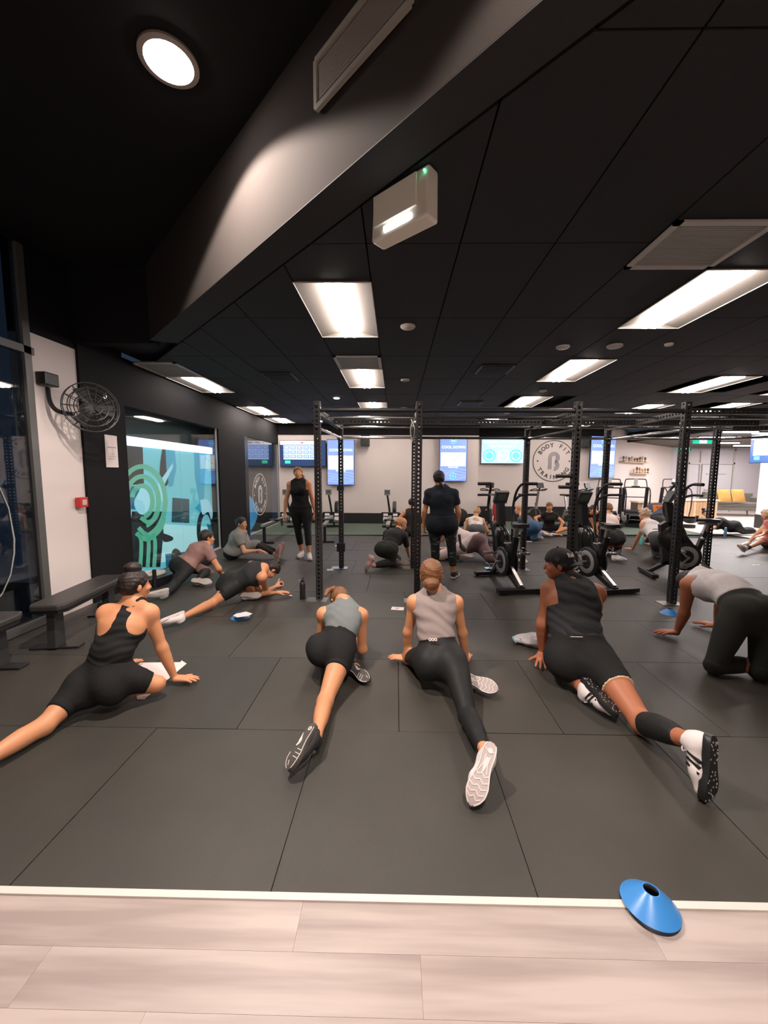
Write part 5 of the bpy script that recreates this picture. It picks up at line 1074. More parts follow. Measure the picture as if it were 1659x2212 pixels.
        if kind=='top':
            hp0=s.Pc+(s.Wc-s.Pc)*hem; hemn=-unit(s.up0); cl=[(hp0,hemn),(s.Nk+s.up1*neck*z,s.up1)]
            prims=list(s.T)+s.Th['L'][:1]+s.Th['R'][:1] if hem<.35 else list(s.T)
            if arms is None:
                prims=[p for p in prims]; 
                for q,sg in (('L',-1),('R',1)): cl.append((s.sh[q]-s.sd1*sg*inset*z,s.sd1*sg,s.Cc+s.up1*pit*z,s.up1))
                cc=[limb(s.pt('c',a0,b0,c0),s.pt('c',a1,b1,c1),[(0,r*z),(1,r1*z)]) for (a0,b0,c0,a1,b1,c1,r,r1) in cuts]
                # arm openings
                for q,sg in (('L',-1),('R',1)): cc.append(limb(s.sh[q]-s.up1*.02*z+s.sd1*sg*.03*z,s.sh[q]+s.sd1*sg*.03*z+(s.el[q]-s.sh[q])*ac,[(0,.058*z),(1,.06*z)]))
                vf.append(extract(prims,h,clips=cl,cuts=cc,infl=t,disp=dp))
            else:
                vf.append(extract(prims+s.A['L'][:1]+s.A['R'][:1],h,clips=cl,infl=t,disp=dp,cuts=[limb(s.pt('c',a0,b0,c0),s.pt('c',a1,b1,c1),[(0,r*z),(1,r1*z)]) for (a0,b0,c0,a1,b1,c1,r,r1) in cuts]))
                for q in 'LR':
                    ax=unit(s.el[q]-s.sh[q]); L=np.linalg.norm(s.el[q]-s.sh[q])
                    if arms<=1: vf.append(extract(s.A[q],h,clips=[(s.sh[q]+ax*L*arms,ax)],infl=t*1.25,disp=dp))
                    else:
                        ax2=unit(s.wr[q]-s.el[q]); L2=np.linalg.norm(s.wr[q]-s.el[q]); vf.append(extract(s.A[q]+s.Fo[q],h,clips=[],cuts=[limb(s.el[q]+ax2*L2*(arms-1)+ax2*.06,s.wr[q]+ax2*.1,[(0,.06),(1,.08)])],infl=t,disp=dp))
        if kind=='bottom':
            w0=s.Pc+(s.Wc-s.Pc)*top; un=s.up0; pel=[p for p in s.T if p['g']=='pel']; thp=[]; pr=[(0,.090),(.25,.087),(.6,.070),(.88,.055),(1,.053)]
            for i,q in enumerate('LR'):
                if leg[i]>=1: thp+=s.Th[q]
                else:
                    a=s.hp[q]; v=s.kn[q]-a; f=max(leg[i]-.075*z/np.linalg.norm(v),.05); ts=[0,.3,.6,1]; thp.append(limb(a,a+v*f,[(tt,float(np.interp(tt*f,[p[0] for p in pr],[p[1] for p in pr]))*z*s.leg) for tt in ts],.05))
                    vf.append(extract(s.Th[q],h,clips=[(a+v*leg[i],unit(v))],infl=t,disp=dp))
            vf.append(extract(pel+thp,h,clips=[(w0,un)],infl=t,disp=dp))
            if calf:
                for i,q in enumerate('LR'):
                    if calf[i]:
                        ax=unit(s.an[q]-s.kn[q]); vf.append(extract(s.Ca[q]+[ell(s.kn[q],(.052*z,)*3)],h,clips=[(s.kn[q]+(s.an[q]-s.kn[q])*calf[i],ax)],infl=t,disp=dp))
        if kind=='sleeve': # a band on one limb: part=(limb, f0, f1)
            which,q,f0,f1=part; a,b_=(s.kn[q],s.an[q]) if which=='calf' else ((s.el[q],s.wr[q]) if which=='fore' else (s.hp[q],s.kn[q])); ax=unit(b_-a); pr=s.Ca[q] if which=='calf' else (s.Fo[q] if which=='fore' else s.Th[q])
            vf.append(extract(pr,min(h,.012),clips=[(a+(b_-a)*f1,ax),(a+(b_-a)*f0,-ax)],infl=t))
        o=bulk(name,vf,m,s.th,s.org)
        if label: o['label']=label
        return o
def solid(par,org,name,m,prims,h=.006,clips=(),cuts=(),infl=0): return bulk(name,[extract(prims,h,clips=clips,cuts=cuts,infl=infl)],m,par,org)
# ================================================================ the people
tan=skinmat('tan',(.64,.285,.14)); fair=skinmat('fair',(.68,.36,.23)); brown=skinmat('brown',(.43,.155,.075)); pale=skinmat('pale',(.72,.42,.30))
def fabric(n,c,w=.25,sc=14,st=(1,1,1),rough=.85): return mat(n,c,rough,spec=.25,wave=(sc,w,st))
blkf=fabric('black_jersey',(.013,.013,.013)); blkl=fabric('black_leggings',(.014,.015,.015),.12,10,rough=.6); char=fabric('charcoal_fabric',(.03,.031,.033)); 
slate=fabric('slate_blue_jersey',(.165,.185,.185)); taupe=fabric('taupe_jersey',(.31,.25,.235)); olv=fabric('dark_olive_leggings',(.028,.030,.026),.12); wht=fabric('white_jersey',(.66,.62,.62)); pinkf=fabric('dusty_pink_jersey',(.33,.19,.17)); gryf=fabric('grey_marl',(.25,.245,.23)); navyf=fabric('navy_jersey',(.018,.026,.04)); mauve=fabric('mauve_leggings',(.17,.10,.11),.1); denim=fabric('blue_leggings',(.045,.10,.20),.1); greyl=fabric('grey_leggings',(.09,.09,.092),.1); whp=fabric('pinkish_white_jersey',(.72,.60,.58))
def hairmat(n,c): return mat(n,c,.45,noise=.65,nscale=22,stretch=(5,5,.8),bump=.9,bscale=40)
hdark=hairmat('dark_brown_hair',(.018,.010,.008)); hbrown=hairmat('brown_hair',(.14,.060,.026)); hbl=hairmat('blonde_hair',(.48,.27,.13)); hblk=hairmat('black_hair',(.008,.006,.006)); hmid=hairmat('golden_brown_hair',(.19,.078,.028)); hgrb=hairmat('ash_blonde_hair',(.52,.38,.26)); hred=hairmat('strawberry_hair',(.55,.24,.10))
wsh=mat('white_shoe_upper',(.72,.66,.64),.6); gsh=mat('grey_shoe_knit',(.28,.27,.26),.8); bsh=mat('black_shoe_upper',(.02,.02,.02),.7); wso=mat('off_white_sole',(.70,.60,.56),.6); dso=mat('charcoal_sole',(.075,.068,.062),.6); bso=mat('black_sole',(.014,.014,.014),.45); pso=mat('greyish_pink_sole',(.47,.39,.375),.6); lin=mat('pale_tread_rubber',(.74,.66,.62),.6); psh=mat('pink_shoe',(.62,.36,.34),.6); stp=mat('black_stripe',(.01,.01,.01),.5)
S_B=(bsh,dso,'lines',lin,None,stp); S_C=(wsh,pso,'chevron',lin,None,wsh); S_D=(wsh,bso,'dots',mat('grey_stud_rubber',(.35,.33,.32),.5),stp,wsh); S_W=(wsh,wso,'',None,None,wsh); S_G=(gsh,mat('light_grey_sole',(.46,.43,.41),.6),'',None,None,wsh); S_P=(psh,mat('pink_sole',(.55,.32,.30),.6),'',None,None,None); S_K=(bsh,mat('grey_ribbed_sole',(.33,.29,.25),.6),'',None,None,None); S_J=(bsh,lin,'',None,None,None); S_WB=(wsh,mat('pale_blue_sole',(.50,.55,.62),.6),'',None,None,wsh)
A_=V3
# --- B: woman in slate tank, centre left
J=dict(hip=[(-.57,2.90,.21),(-.39,2.86,.23)],knee=[(-.60,3.20,.06),(-.455,2.42,.075)],ankle=[(-.30,2.93,.05),(-.43,2.03,.115)],waist=(-.40,3.02,.36),neck=(-.43,3.28,.45),
 sh=[(-.595,3.17,.39),(-.285,3.15,.39)],el=[(-.64,3.20,.10),(-.27,3.14,.10)],wr=[(-.55,3.42,.045),(-.33,3.40,.045)],head=(-.50,3.42,.44),hup=(-.35,.9,.0),face=(0,-.1,-1),calfback={'R':(0,0,1)})
pB=Person('woman in slate-blue tank and black shorts, head down on forearms',J,tan,.98,h=.008,glute=1.08,hair=dict(tail=[(0,-.06,.05),(-.05,-.09,.03),(-.11,-.085,0),(-.14,-.06,-.05)]),hairm=hmid,
 hands=dict(L=dict(d=(.3,1,0)),R=dict(d=(-.3,1,0))),
 garments=[dict(name='tank_top',m=slate,kind='top',t=.007,hem=.62,neck=.02,inset=.012,ac=.5,folds=.0028,fdir=(.3,.8,.5),ffreq=70),dict(name='shorts',m=blkf,kind='bottom',t=.009,top=.78,leg=(.5,.44),folds=.0012,ffreq=80,fdir=(0,1,.2)),dict(name='calf_sleeve',m=blkf,kind='sleeve',part=('calf','L',.35,.95),t=.004)],
 shoes=dict(at={'R':dict(toe=(-.13,-.27,-.13),sole=(-.50,-.35,.75)),'L':dict(toe=(.22,-.22,-.03),sole=(-.35,-.6,.7))},S=S_B,key='B',sc=.96))
# --- C: woman in taupe top, centre
J=dict(hip=[(.23,2.80,.19),(.43,2.74,.22)],knee=[(.12,3.10,.06),(.455,2.29,.075)],ankle=[(.56,2.78,.06),(.475,1.89,.135)],waist=(.305,2.88,.40),neck=(.315,3.02,.64),
 sh=[(.155,3.00,.555),(.475,3.0,.555)],el=[(.105,3.03,.30),(.54,3.03,.30)],wr=[(.10,3.08,.05),(.585,3.08,.05)],head=(.285,3.03,.785),hup=(-.05,.15,1),face=(0,1,-.15),calfback={'R':(0,0,1)})
pC=Person('woman in taupe sleeveless top and black leggings, low hair bun',J,tan,1.,h=.008,glute=1.12,headsc=1.1,hair=dict(bun=(-.012,-.085,-.062),bunr=.060),hairm=hmid,
 hands=dict(L=dict(d=(-.9,.35,0),curl=(.1,.1,.1)),R=dict(d=(.3,1,0))),
 garments=[dict(name='leggings',m=blkl,kind='bottom',t=.005,top=.9,leg=(1,1),calf=(.9,.86)),dict(name='sleeveless_top',m=taupe,kind='top',t=.012,hem=.60,neck=.04,inset=.0,ac=.45,folds=.005,fdir=(.3,.1,1),ffreq=85)],
 shoes=dict(at={'R':dict(toe=(-.17,-.22,-.19),sole=(-.12,-.75,.62)),'L':dict(toe=(.8,-.55,-.02),sole=(-.30,-.65,.62))},S=S_C,key='C',sc=1.07))
MB().cyl(pC.wr['L']-unit(pC.wr['L']-pC.el['L'])*.035-pC.org,pC.wr['L']-unit(pC.wr['L']-pC.el['L'])*.012-pC.org,.027,.028,n=18).obj('wristband',blk,pC.th,smooth=35)
lg=pC.pt('p',.0,-.128,.13); M_=np.array([pC.sd0,pC.up0,-pC.fr0]).T; t_=MB(); text_into(t_,'OOO',.026,lg-pC.org,pC.sd0,pC.up0,.002); t_.obj('waistband_mark',lin,pC.th)
# --- D: man in black tank and cap, right
kR=P(1388,1562,z=.075); aR=Psph(1490,1600,kR,.41,False)
J=dict(hip=[(1.25,2.84,.20),(1.48,2.76,.23)],knee=[(1.33,3.04,.085),tuple(kR)],ankle=[P(1262,1492,z=.085),tuple(aR)],waist=(1.38,2.95,.43),neck=(1.46,3.20,.70),
 sh=[(1.285,3.17,.615),(1.625,3.12,.605)],el=[P(1172,1348,Y=3.12),(1.69,3.26,.34)],wr=[P(1172,1412,z=.06),(1.66,3.34,.055)],head=P(1207,1216,Y=3.28),hup=(-.15,.1,1),face=(-.9,.35,-.12),calfback={'R':(.1,0,1)})
pD=Person('man in black tank, shorts and backwards cap looking left',J,brown,1.14,bulk_=1.2,arm=1.18,leg=1.1,female=False,h=.008,face=True,glute=1.02,hair={},hairm=hblk,
 hands=dict(L=dict(d=(-.35,-1,-.03),curl=(.18,.2,.15),spread=1.2),R=dict(d=(.3,1,0))),
 garments=[dict(name='shorts',m=blkf,kind='bottom',t=.012,top=.9,leg=(.62,.50),folds=.002,ffreq=60,fdir=(.3,1,.2)),dict(name='tank_top',m=char,kind='top',t=.012,hem=.50,neck=.03,inset=.012,ac=.5,pit=-.07,folds=.006,fdir=(.15,.1,1),ffreq=90),dict(name='calf_sleeve',m=blkl,kind='sleeve',part=('calf','R',.08,.80),t=.005),dict(name='hem_piping',m=mat('pale_piping',(.75,.50,.33),.6),kind='sleeve',part=('thigh','R',.490,.512),t=.0135)],
 shoes=dict(at={'R':dict(toe=P(1500,1722,z=.01)-P(1508,1605,z=.26),sole=(.42,-.85,.25)),'L':dict(toe=P(1318,1550,z=.03)-P(1262,1492,z=.085),sole=(.35,-.5,.8))},S=S_D,key='D',sc=1.02))
# shorts hem piping
# --- A: woman with top bun, far left
J=dict(hip=[P(190,1470,z=.18),P(262,1462,z=.2)],knee=[P(95,1568,z=.07),P(338,1478,z=.10)],ankle=[P(-40,1650,z=.07),P(225,1500,z=.06)],waist=P(243,1405,z=.37),neck=P(290,1308,Y=2.66),
 sh=[P(232,1325,Y=2.62),P(322,1325,Y=2.70)],el=[P(230,1400,Y=2.80),P(350,1400,Y=2.72)],wr=[P(262,1440,z=.05),P(378,1466,z=.045)],head=P(292,1262,Y=2.70),hup=(.05,.15,1),face=(.55,.85,-.1),calfback={'L':(0,0,1)})
pA=Person('woman with dark top bun and black racerback, leftmost in front',J,tan,1.,h=.008,hair=dict(bun=(-.01,-.02,.115),bunr=.056),hairm=hdark,arm=1.05,glute=1.1,
 hands=dict(L=dict(d=(.3,1,0)),R=dict(d=(1,.12,-.02),spread=.8)),
 garments=[dict(name='shorts',m=blkf,kind='bottom',t=.008,top=.75,leg=(.72,.80)),dict(name='racerback_top',m=blkf,kind='top',t=.006,hem=.55,neck=.07,inset=-.01,pit=-.02,folds=.004,fdir=(.1,.1,1),ffreq=140,cuts=[(.125,-.10,.02,.13,-.09,.13,.085,.085),(-.125,-.10,.02,-.13,-.09,.13,.085,.085)])])
# --- E: person in white singlet on hands and knees, right edge
J=dict(hip=[(2.76,3.10,.47),(3.0,3.10,.47)],knee=[P(1543,1438,z=.07),P(1640,1450,z=.07)],ankle=[P(1618,1430,z=.075)+A_((.03,-.05,0)),P(1700,1460,z=.06)],waist=P(1572,1272,Y=3.36),neck=(2.90,3.68,.63),
 sh=[(2.735,3.60,.55),(3.08,3.62,.55)],el=[P(1478,1325,Y=3.63),P(1556,1310,Y=3.7)],wr=[P(1462,1366,z=.05),P(1548,1352,z=.05)],head=P(1488,1258,Y=3.86),hup=(-.25,.9,-.35),face=(-.2,-.3,-.9))
pE=Person('person in white singlet and dark tights on all fours, right edge',J,brown,1.08,bulk_=1.13,arm=1.1,leg=1.08,h=.009,female=False,hair=dict(),hairm=hdark,
 hands=dict(L=dict(d=(-1,.15,0)),R=dict(d=(-.5,.8,0))),
 garments=[dict(name='tights',m=olv,kind='bottom',t=.008,top=.85,leg=(1,1),calf=(.72,.85)),dict(name='white_sock',m=wht,kind='sleeve',part=('calf','L',.6,.99),t=.005),dict(name='white_singlet',m=wht,kind='top',t=.016,hem=.50,neck=.03,inset=.0,ac=.3,folds=.003,fdir=(.5,-.5,.3),ffreq=60)],
 shoes=dict(at={'L':dict(toe=(.9,-.35,-.05),sole=(.1,.2,1)),'R':dict(toe=(.9,-.35,-.05),sole=(.1,.2,1))},S=S_W,key='W',sc=1.0))

# cap of the man in front
def cap_for(p,back,m,mark=None):
    hp_=p.hpt; HM=[p.hs,p.hf,p.hu]; hz=p.hz; o=bulk('cap',[extract([ell(hp_(0,-.008,.022),V3((.086,.104,.094))*hz,HM,.02)],.006,clips=[(hp_(0,.0,.012),unit(-p.hu+p.hf*(.18 if back else -.15)))])],m,p.th,p.org)
    s_=-1 if back else 1; a=[];b=[]
    vs=[];n=12
    for i in range(n+1):
        t=(i/n-.5)*2*1.15; x=.078*math.sin(t); y=s_*(.085*math.cos(t)-.01); x2=.082*math.sin(t*.95); y2=y+s_*.09*max(0,math.cos(t*1.2))
        z1=.012-.02*(1-math.cos(t)); vs+=[hp_(x,y,z1)-p.org,hp_(x2,y2,z1-.035*max(0,math.cos(t)))-p.org,hp_(x2,y2,z1-.041*max(0,math.cos(t)))-p.org,hp_(x,y,z1-.008)-p.org]
    fs=[(4*i+k,4*i+(k+1)%4,4*(i+1)+(k+1)%4,4*(i+1)+k) for i in range(n) for k in range(4)]
    MB().add(vs,fs).obj('brim',m,o,smooth=True); MB().ball(hp_(0,-.008,.118)-p.org,.008*hz,8).obj('button',m,o,smooth=True)
    return o
cp_=cap_for(pD,True,mat('black_cap_cotton',(.012,.012,.014),.7,bump=.3,bscale=300))
def on_head(p,a,e,r=1.0): # point and frame on the cap surface, azimuth a from the face round to the left, elevation e
    v=V3((-math.sin(a)*math.cos(e)*.086,math.cos(a)*math.cos(e)*.104-.008,math.sin(e)*.094+.022)); q=p.hpt(*(v*r)); nn=unit(p.hs*v[0]/.086**2+p.hf*v[1]/.104**2+p.hu*(v[2]-.02)/.094**2); uu=unit(np.cross(p.hu,nn)); return q-p.org,uu,np.cross(nn,uu),nn
q_,u_,v_,n_=on_head(pD,R(140),R(22),1.03); mb=MB(); text_into(mb,'Rai',.055,q_+n_*.004,u_,v_,.002); mb.obj('cap_lettering',lin,cp_)
q_,u_,v_,n_=on_head(pD,R(82),R(14),1.02); MB().strip(ringpts(.016,n=20),ringpts(.012,n=20),q_+n_*.003,u_,v_,n_*.002).strip([(-.006,-.006),(0,.008),(.006,-.006)],[(-.003,-.006),(0,.003),(.003,-.006)],q_+n_*.003,u_,v_,n_*.002).obj('cap_badge',mat('grey_thread',(.16,.16,.17),.7),cp_)
MB().bar(pD.pt('p',-.04,-.155,.10)-pD.org,pD.pt('p',.03,-.155,.10)-pD.org,.004,.004).obj('hem_label',lin,pD.th)
# ---------------------------------------------------------------- everyone farther back
def IK(a,b,l1,l2,pole):
    a,b=V3(a),V3(b); d=b-a; L=np.linalg.norm(d); L=min(L,(l1+l2)*.999); u=unit(d); x=(l1*l1-l2*l2+L*L)/(2*L); hgt=math.sqrt(max(l1*l1-x*x,1e-4)); pv=V3(pole)-u*(V3(pole)@u); return a+u*x+unit(pv)*hgt
def pose(z,hipc,side,neck,side1,wr,an,ep,kp,head,face,hup=None,sw=.165,hw=.10,kn=None,waist=None):
    hc,nk=V3(hipc),V3(neck); sd=unit(side); s1=unit(side1); hip=[hc-sd*hw*z,hc+sd*hw*z]; dn=unit(hc-nk); shc=nk+dn*.075*z; sh=[shc-s1*sw*z,shc+s1*sw*z]
    el=[IK(sh[i],wr[i],.285*z,.25*z,ep[i]) for i in (0,1)]; k=[IK(hip[i],an[i],.42*z,.42*z,kp[i]) for i in (0,1)] if kn is None else kn
    for q in k: q[2]=max(q[2],.055*z)
    J=dict(hip=hip,knee=k,ankle=[V3(q) for q in an],waist=(hc*.55+nk*.45 if waist is None else waist),neck=nk,sh=sh,el=el,wr=[V3(q) for q in wr],head=head,face=face)
    if hup is not None: J['hup']=hup
    return J
Z=V3((0,0,1))
# F: black tank and shorts, leaning on forearms, left middle
f=unit((.75,.66,0)); rs=unit((.66,-.75,0)); hc=P(502,1262,z=.22); nk=P(566,1228,z=.42)
J=pose(.97,hc,rs,nk,rs+V3((0,0,-.25)),[nk+f*.14+V3((-.05,.18,-.36)),P(597,1266,z=.06)],[P(528,1285,z=.06),P(392,1334,z=.08)],[(0,0,-1)]*2,[(1,.6,0),(0,0,-1)],nk+f*.13+V3((0,0,-.03)),f*.6+V3((0,0,-.8)),hup=f+V3((0,0,.1)),kn=[V3(hc+f*.36-rs*.05-Z*.15),V3(P(458,1303,z=.07))])
J['el'][1]=P(576,1278,z=.05); J['el'][0]=nk+f*.02-rs*.17-Z*.36; J['wr'][0]=J['el'][0]+f*.2+rs*.08
pF=Person('woman in black tank with dark bun, propped on elbows, left',J,tan,.97,h=.011,hair=dict(bun=(0,-.075,.075),bunr=.045),hairm=hdark,arm=.95,
 hands=dict(R=dict(d=(.8,.6,.25),n=(.3,-.8,.5),curl=(.9,1.0,.8)),L=dict(d=(.9,.3,0))),
 garments=[dict(name='shorts',m=blkl,kind='bottom',t=.006,top=.8,leg=(.5,.62)),dict(name='tank_top',m=char,kind='top',t=.010,hem=.45,neck=.03,inset=.02,ac=.6,folds=.002,ffreq=80)],
 shoes=dict(at={'R':dict(toe=(-.6,-.8,-.12),sole=(-.3,.2,.9)),'L':dict(toe=(.9,.12,-.02),sole=(.1,-.75,.6))},S=S_W,key='W'))
MB().tube([pF.wr['R']-pF.org+V3((-.02,.04,-.02)),pF.wr['R']-pF.org+V3((.03,.05,.0)),pF.wr['R']-pF.org+V3((.07,.04,.03))],[.03,.045,.02],8).obj('dark_glove',blk,pF.th,smooth=True)
# G: man in pink T-shirt
f=unit((.55,.83,0)); rs=unit((.83,-.55,0)); hc=P(398,1222,z=.24); nk=P(443,1178,Y=hc[1]+.20)
J=pose(1.05,hc,rs,nk,rs,[nk+V3((-.12,.15,-.50)),P(478,1240,z=.05)],[P(428,1255,z=.07),P(356,1283,z=.08)],[(-1,-.3,0),(.4,-.6,0)],[(1,.6,0),(0,0,-1)],P(447,1160,Y=nk[1]+.06),(.7,.7,-.1),hup=(0.1,.2,1),kn=[V3(hc+f*.38-rs*.1-Z*.17),V3(P(378,1262,z=.08))])
J['wr'][0][2]=.05
pG=Person('man in dusty pink T-shirt and black tights, by the turquoise poster',J,tan,1.05,h=.012,female=False,hair={},hairm=hdark,bulk_=1.05,
 hands=dict(R=dict(d=(1,.35,0)),L=dict(d=(.2,1,0))),garments=[dict(name='tights',m=blkl,kind='bottom',t=.008,top=.8,leg=(1,1),calf=(.9,.86)),dict(name='t_shirt',m=pinkf,kind='top',t=.016,hem=.25,neck=.04,arms=.5,folds=.003,ffreq=60)],
 shoes=dict(at={'R':dict(toe=(-.75,-.65,-.1),sole=(-.3,.1,.9)),'L':dict(toe=(.95,-.1,-.02),sole=(.0,-.75,.6))},S=S_G,key='G'))
# H: seated woman in grey T-shirt
hc=P(505,1200,Y=6.95); hc[2]=.13; nk=P(521,1152,Y=6.9); rs=unit((.25,-1,0))
J=pose(1.0,hc,rs,nk,rs,[P(548,1192,Y=7.1),P(560,1192,Y=6.75)],[P(600,1200,Y=7.1),P(594,1205,Y=6.85)],[(0,0,-1),(0,-.2,-1)],[(0,0,1),(0,0,1)],P(522,1133,Y=6.9),(.9,-.2,-.2),hup=(.15,0,1))
for q in J['ankle']: q[2]=.09
pH=Person('seated woman in grey marl T-shirt stretching one leg, left',J,fair,1.0,h=.014,bulk_=1.25,hair=dict(bun=(0,-.09,.02),bunr=.045),hairm=hdark,
 hands=dict(R=dict(d=(.9,0,-.3)),L=dict(d=(.9,0,-.3))),garments=[dict(name='leggings',m=blkl,kind='bottom',t=.008,top=.8,leg=(1,1),calf=(.92,.92)),dict(name='t_shirt',m=gryf,kind='top',t=.028,hem=-.05,neck=.04,arms=.55,folds=.004,ffreq=50)],
 shoes=dict(at={'R':dict(toe=(.25,-.1,1),sole=(1,-.3,-.2)),'L':dict(toe=(.3,-.1,1),sole=(1,-.3,-.3))},S=S_P,key='P'))
# I: the trainer walking towards the camera
Y0=7.15; x0=P(652,1200,Y=Y0)[0]
J=dict(hip=[(x0+.09,Y0,.90),(x0-.10,Y0,.90)],knee=[(x0+.13,Y0-.06,.49),(x0-.06,Y0-.0,.49)],ankle=[P(668,1196,Y=Y0-.12),P(652,1192,Y=Y0+.06)],waist=(x0-.01,Y0,1.08),neck=(x0-.03,Y0+.02,1.43),
 sh=[(x0+.135,Y0,1.365),(x0-.19,Y0,1.35)],el=[(x0+.215,Y0+.0,1.08),(x0-.27,Y0+.0,1.06)],wr=[(x0+.27,Y0-.04,.84),(x0-.285,Y0-.07,.82)],head=(x0-.035,Y0-.03,1.575),hup=(-.06,-.1,1),face=(.18,-1,-.08))
J['ankle'][0][2]=.085; J['ankle'][1][2]=.085
pI=Person('blonde trainer in black tank and tights standing by left post',J,tan,1.0,h=.013,bulk_=1.1,leg=1.1,arm=1.05,face=True,hair=dict(tail=[(-.02,-.085,-.02),(-.08,-.06,-.09),(-.10,.01,-.16),(-.085,.03,-.24)]),hairm=hmid,
 hands=dict(R=dict(d=(0,-.1,-1),n=(-1,-.3,0),curl=(.4,.5,.4),spread=.4,thumb=.5),L=dict(d=(0,-.1,-1),n=(1,-.3,0),curl=(.4,.5,.4),spread=.4,thumb=.5)),
 garments=[dict(name='tights',m=blkl,kind='bottom',t=.006,top=.8,leg=(1,1),calf=(.62,.62)),dict(name='tank_top',m=blkf,kind='top',t=.014,hem=.1,neck=.05,inset=.02,ac=.5,folds=.003,ffreq=60)],
 shoes=dict(at={'R':dict(toe=(-.1,-1,0),sole=(0,0,-1)),'L':dict(toe=(.25,-1,0),sole=(0,0,-1))},S=S_W,key='W'))
ph=thing('phone','dark phone held low in the trainer\'s hand at left','phone',pI.wr['R']+V3((-.035,-.05,-.15))); MB().box((0,0,0),(.012,.07,.14)).obj('case',blk,ph,bevel=.004); MB().box((-.008,0,0),(.003,.06,.12)).obj('screen',screen_off,ph)
# J: person seen from behind in cap and camouflage tights
Y0=5.80; x0=.69
J=dict(hip=[(x0-.11,Y0,.84),(x0+.11,Y0,.84)],knee=[(x0-.09,Y0+.03,.46),(x0+.15,Y0-.02,.46)],ankle=[(x0-.07,Y0+.1,.085),(x0+.185,Y0-.03,.085)],waist=(x0,Y0,1.03),neck=(x0-.02,Y0,1.355),
 sh=[(x0-.19,Y0+.02,1.27),(x0+.165,Y0,1.27)],el=[(x0-.26,Y0+.02,1.0),(x0+.24,Y0-.02,1.0)],wr=[(x0-.26,Y0+.08,.78),(x0+.235,Y0+.05,.76)],head=(x0-.055,Y0+.02,1.50),hup=(-.05,.1,1),face=(-.1,1,-.15))
camo=bpy.data.materials.new('camouflage_print'); camo.use_nodes=True; nt=camo.node_tree; b_=nt.nodes['Principled BSDF']; b_.inputs['Roughness'].default_value=.8
tc=nt.nodes.new('ShaderNodeTexCoord'); mp=nt.nodes.new('ShaderNodeMapping'); mp.inputs['Scale'].default_value=(1,1,2.6); tn=nt.nodes.new('ShaderNodeTexNoise'); tn.inputs['Scale'].default_value=11; cr=nt.nodes.new('ShaderNodeValToRGB'); cr.color_ramp.interpolation='CONSTANT'
cr.color_ramp.elements[0].color=(.012,.014,.016,1); cr.color_ramp.elements[1].position=.56; cr.color_ramp.elements[1].color=(.05,.06,.06,1); e_=cr.color_ramp.elements.new(.66); e_.color=(.20,.23,.23,1)
for a,b in ((tc.outputs['Object'],mp.inputs[0]),(mp.outputs[0],tn.inputs[0]),(tn.outputs[0],cr.inputs[0]),(cr.outputs[0],b_.inputs['Base Color'])): nt.links.new(a,b)
pJ=Person('person from behind in black T-shirt, cap and camouflage tights',J,tan,1.0,h=.013,bulk_=1.28,leg=1.15,arm=1.0,glute=1.12,hair=dict(tail=[(0,-.06,-.05),(.02,-.075,-.11),(.04,-.08,-.15)]),hairm=hblk,
 hands=dict(R=dict(d=(0,.2,-1),n=(1,-.2,0),curl=(.6,.7,.5),spread=.4,thumb=.4),L=dict(d=(0,.2,-1),n=(-1,-.2,0),curl=(.6,.7,.5),spread=.4,thumb=.4)),
 garments=[dict(name='tights',m=camo,kind='bottom',t=.008,top=.8,leg=(1,1),calf=(.72,.72)),dict(name='waist_layer',m=fabric('dark_navy_fabric',(.014,.018,.025)),kind='bottom',t=.026,top=.6,leg=(.30,.30)),dict(name='t_shirt',m=fabric('blue_black_jersey',(.016,.022,.032)),kind='top',t=.017,hem=-.1,neck=.06,arms=.62,folds=.004,ffreq=45)],
 shoes=dict(at={'R':dict(toe=(.45,1,0),sole=(0,0,-1)),'L':dict(toe=(-.2,1,0),sole=(0,0,-1))},S=S_J,key='J'))
cap_for(pJ,False,MATS['black_cap_cotton'])
hg=pJ.wr['R']+V3((.03,-.03,-.14)); tg_=thing('hand_towel','dark cloth hanging from the standing person\'s right hand','towel',hg); MB().tube(bez([(0,0,.04),(.02,.01,-.08),(.05,0,-.16),(.1,.02,-.2)],5),[.02]*8+[.035]*8,8).obj('cloth',mat('brown_grey_cloth',(.10,.085,.075),.9),tg_,smooth=True)
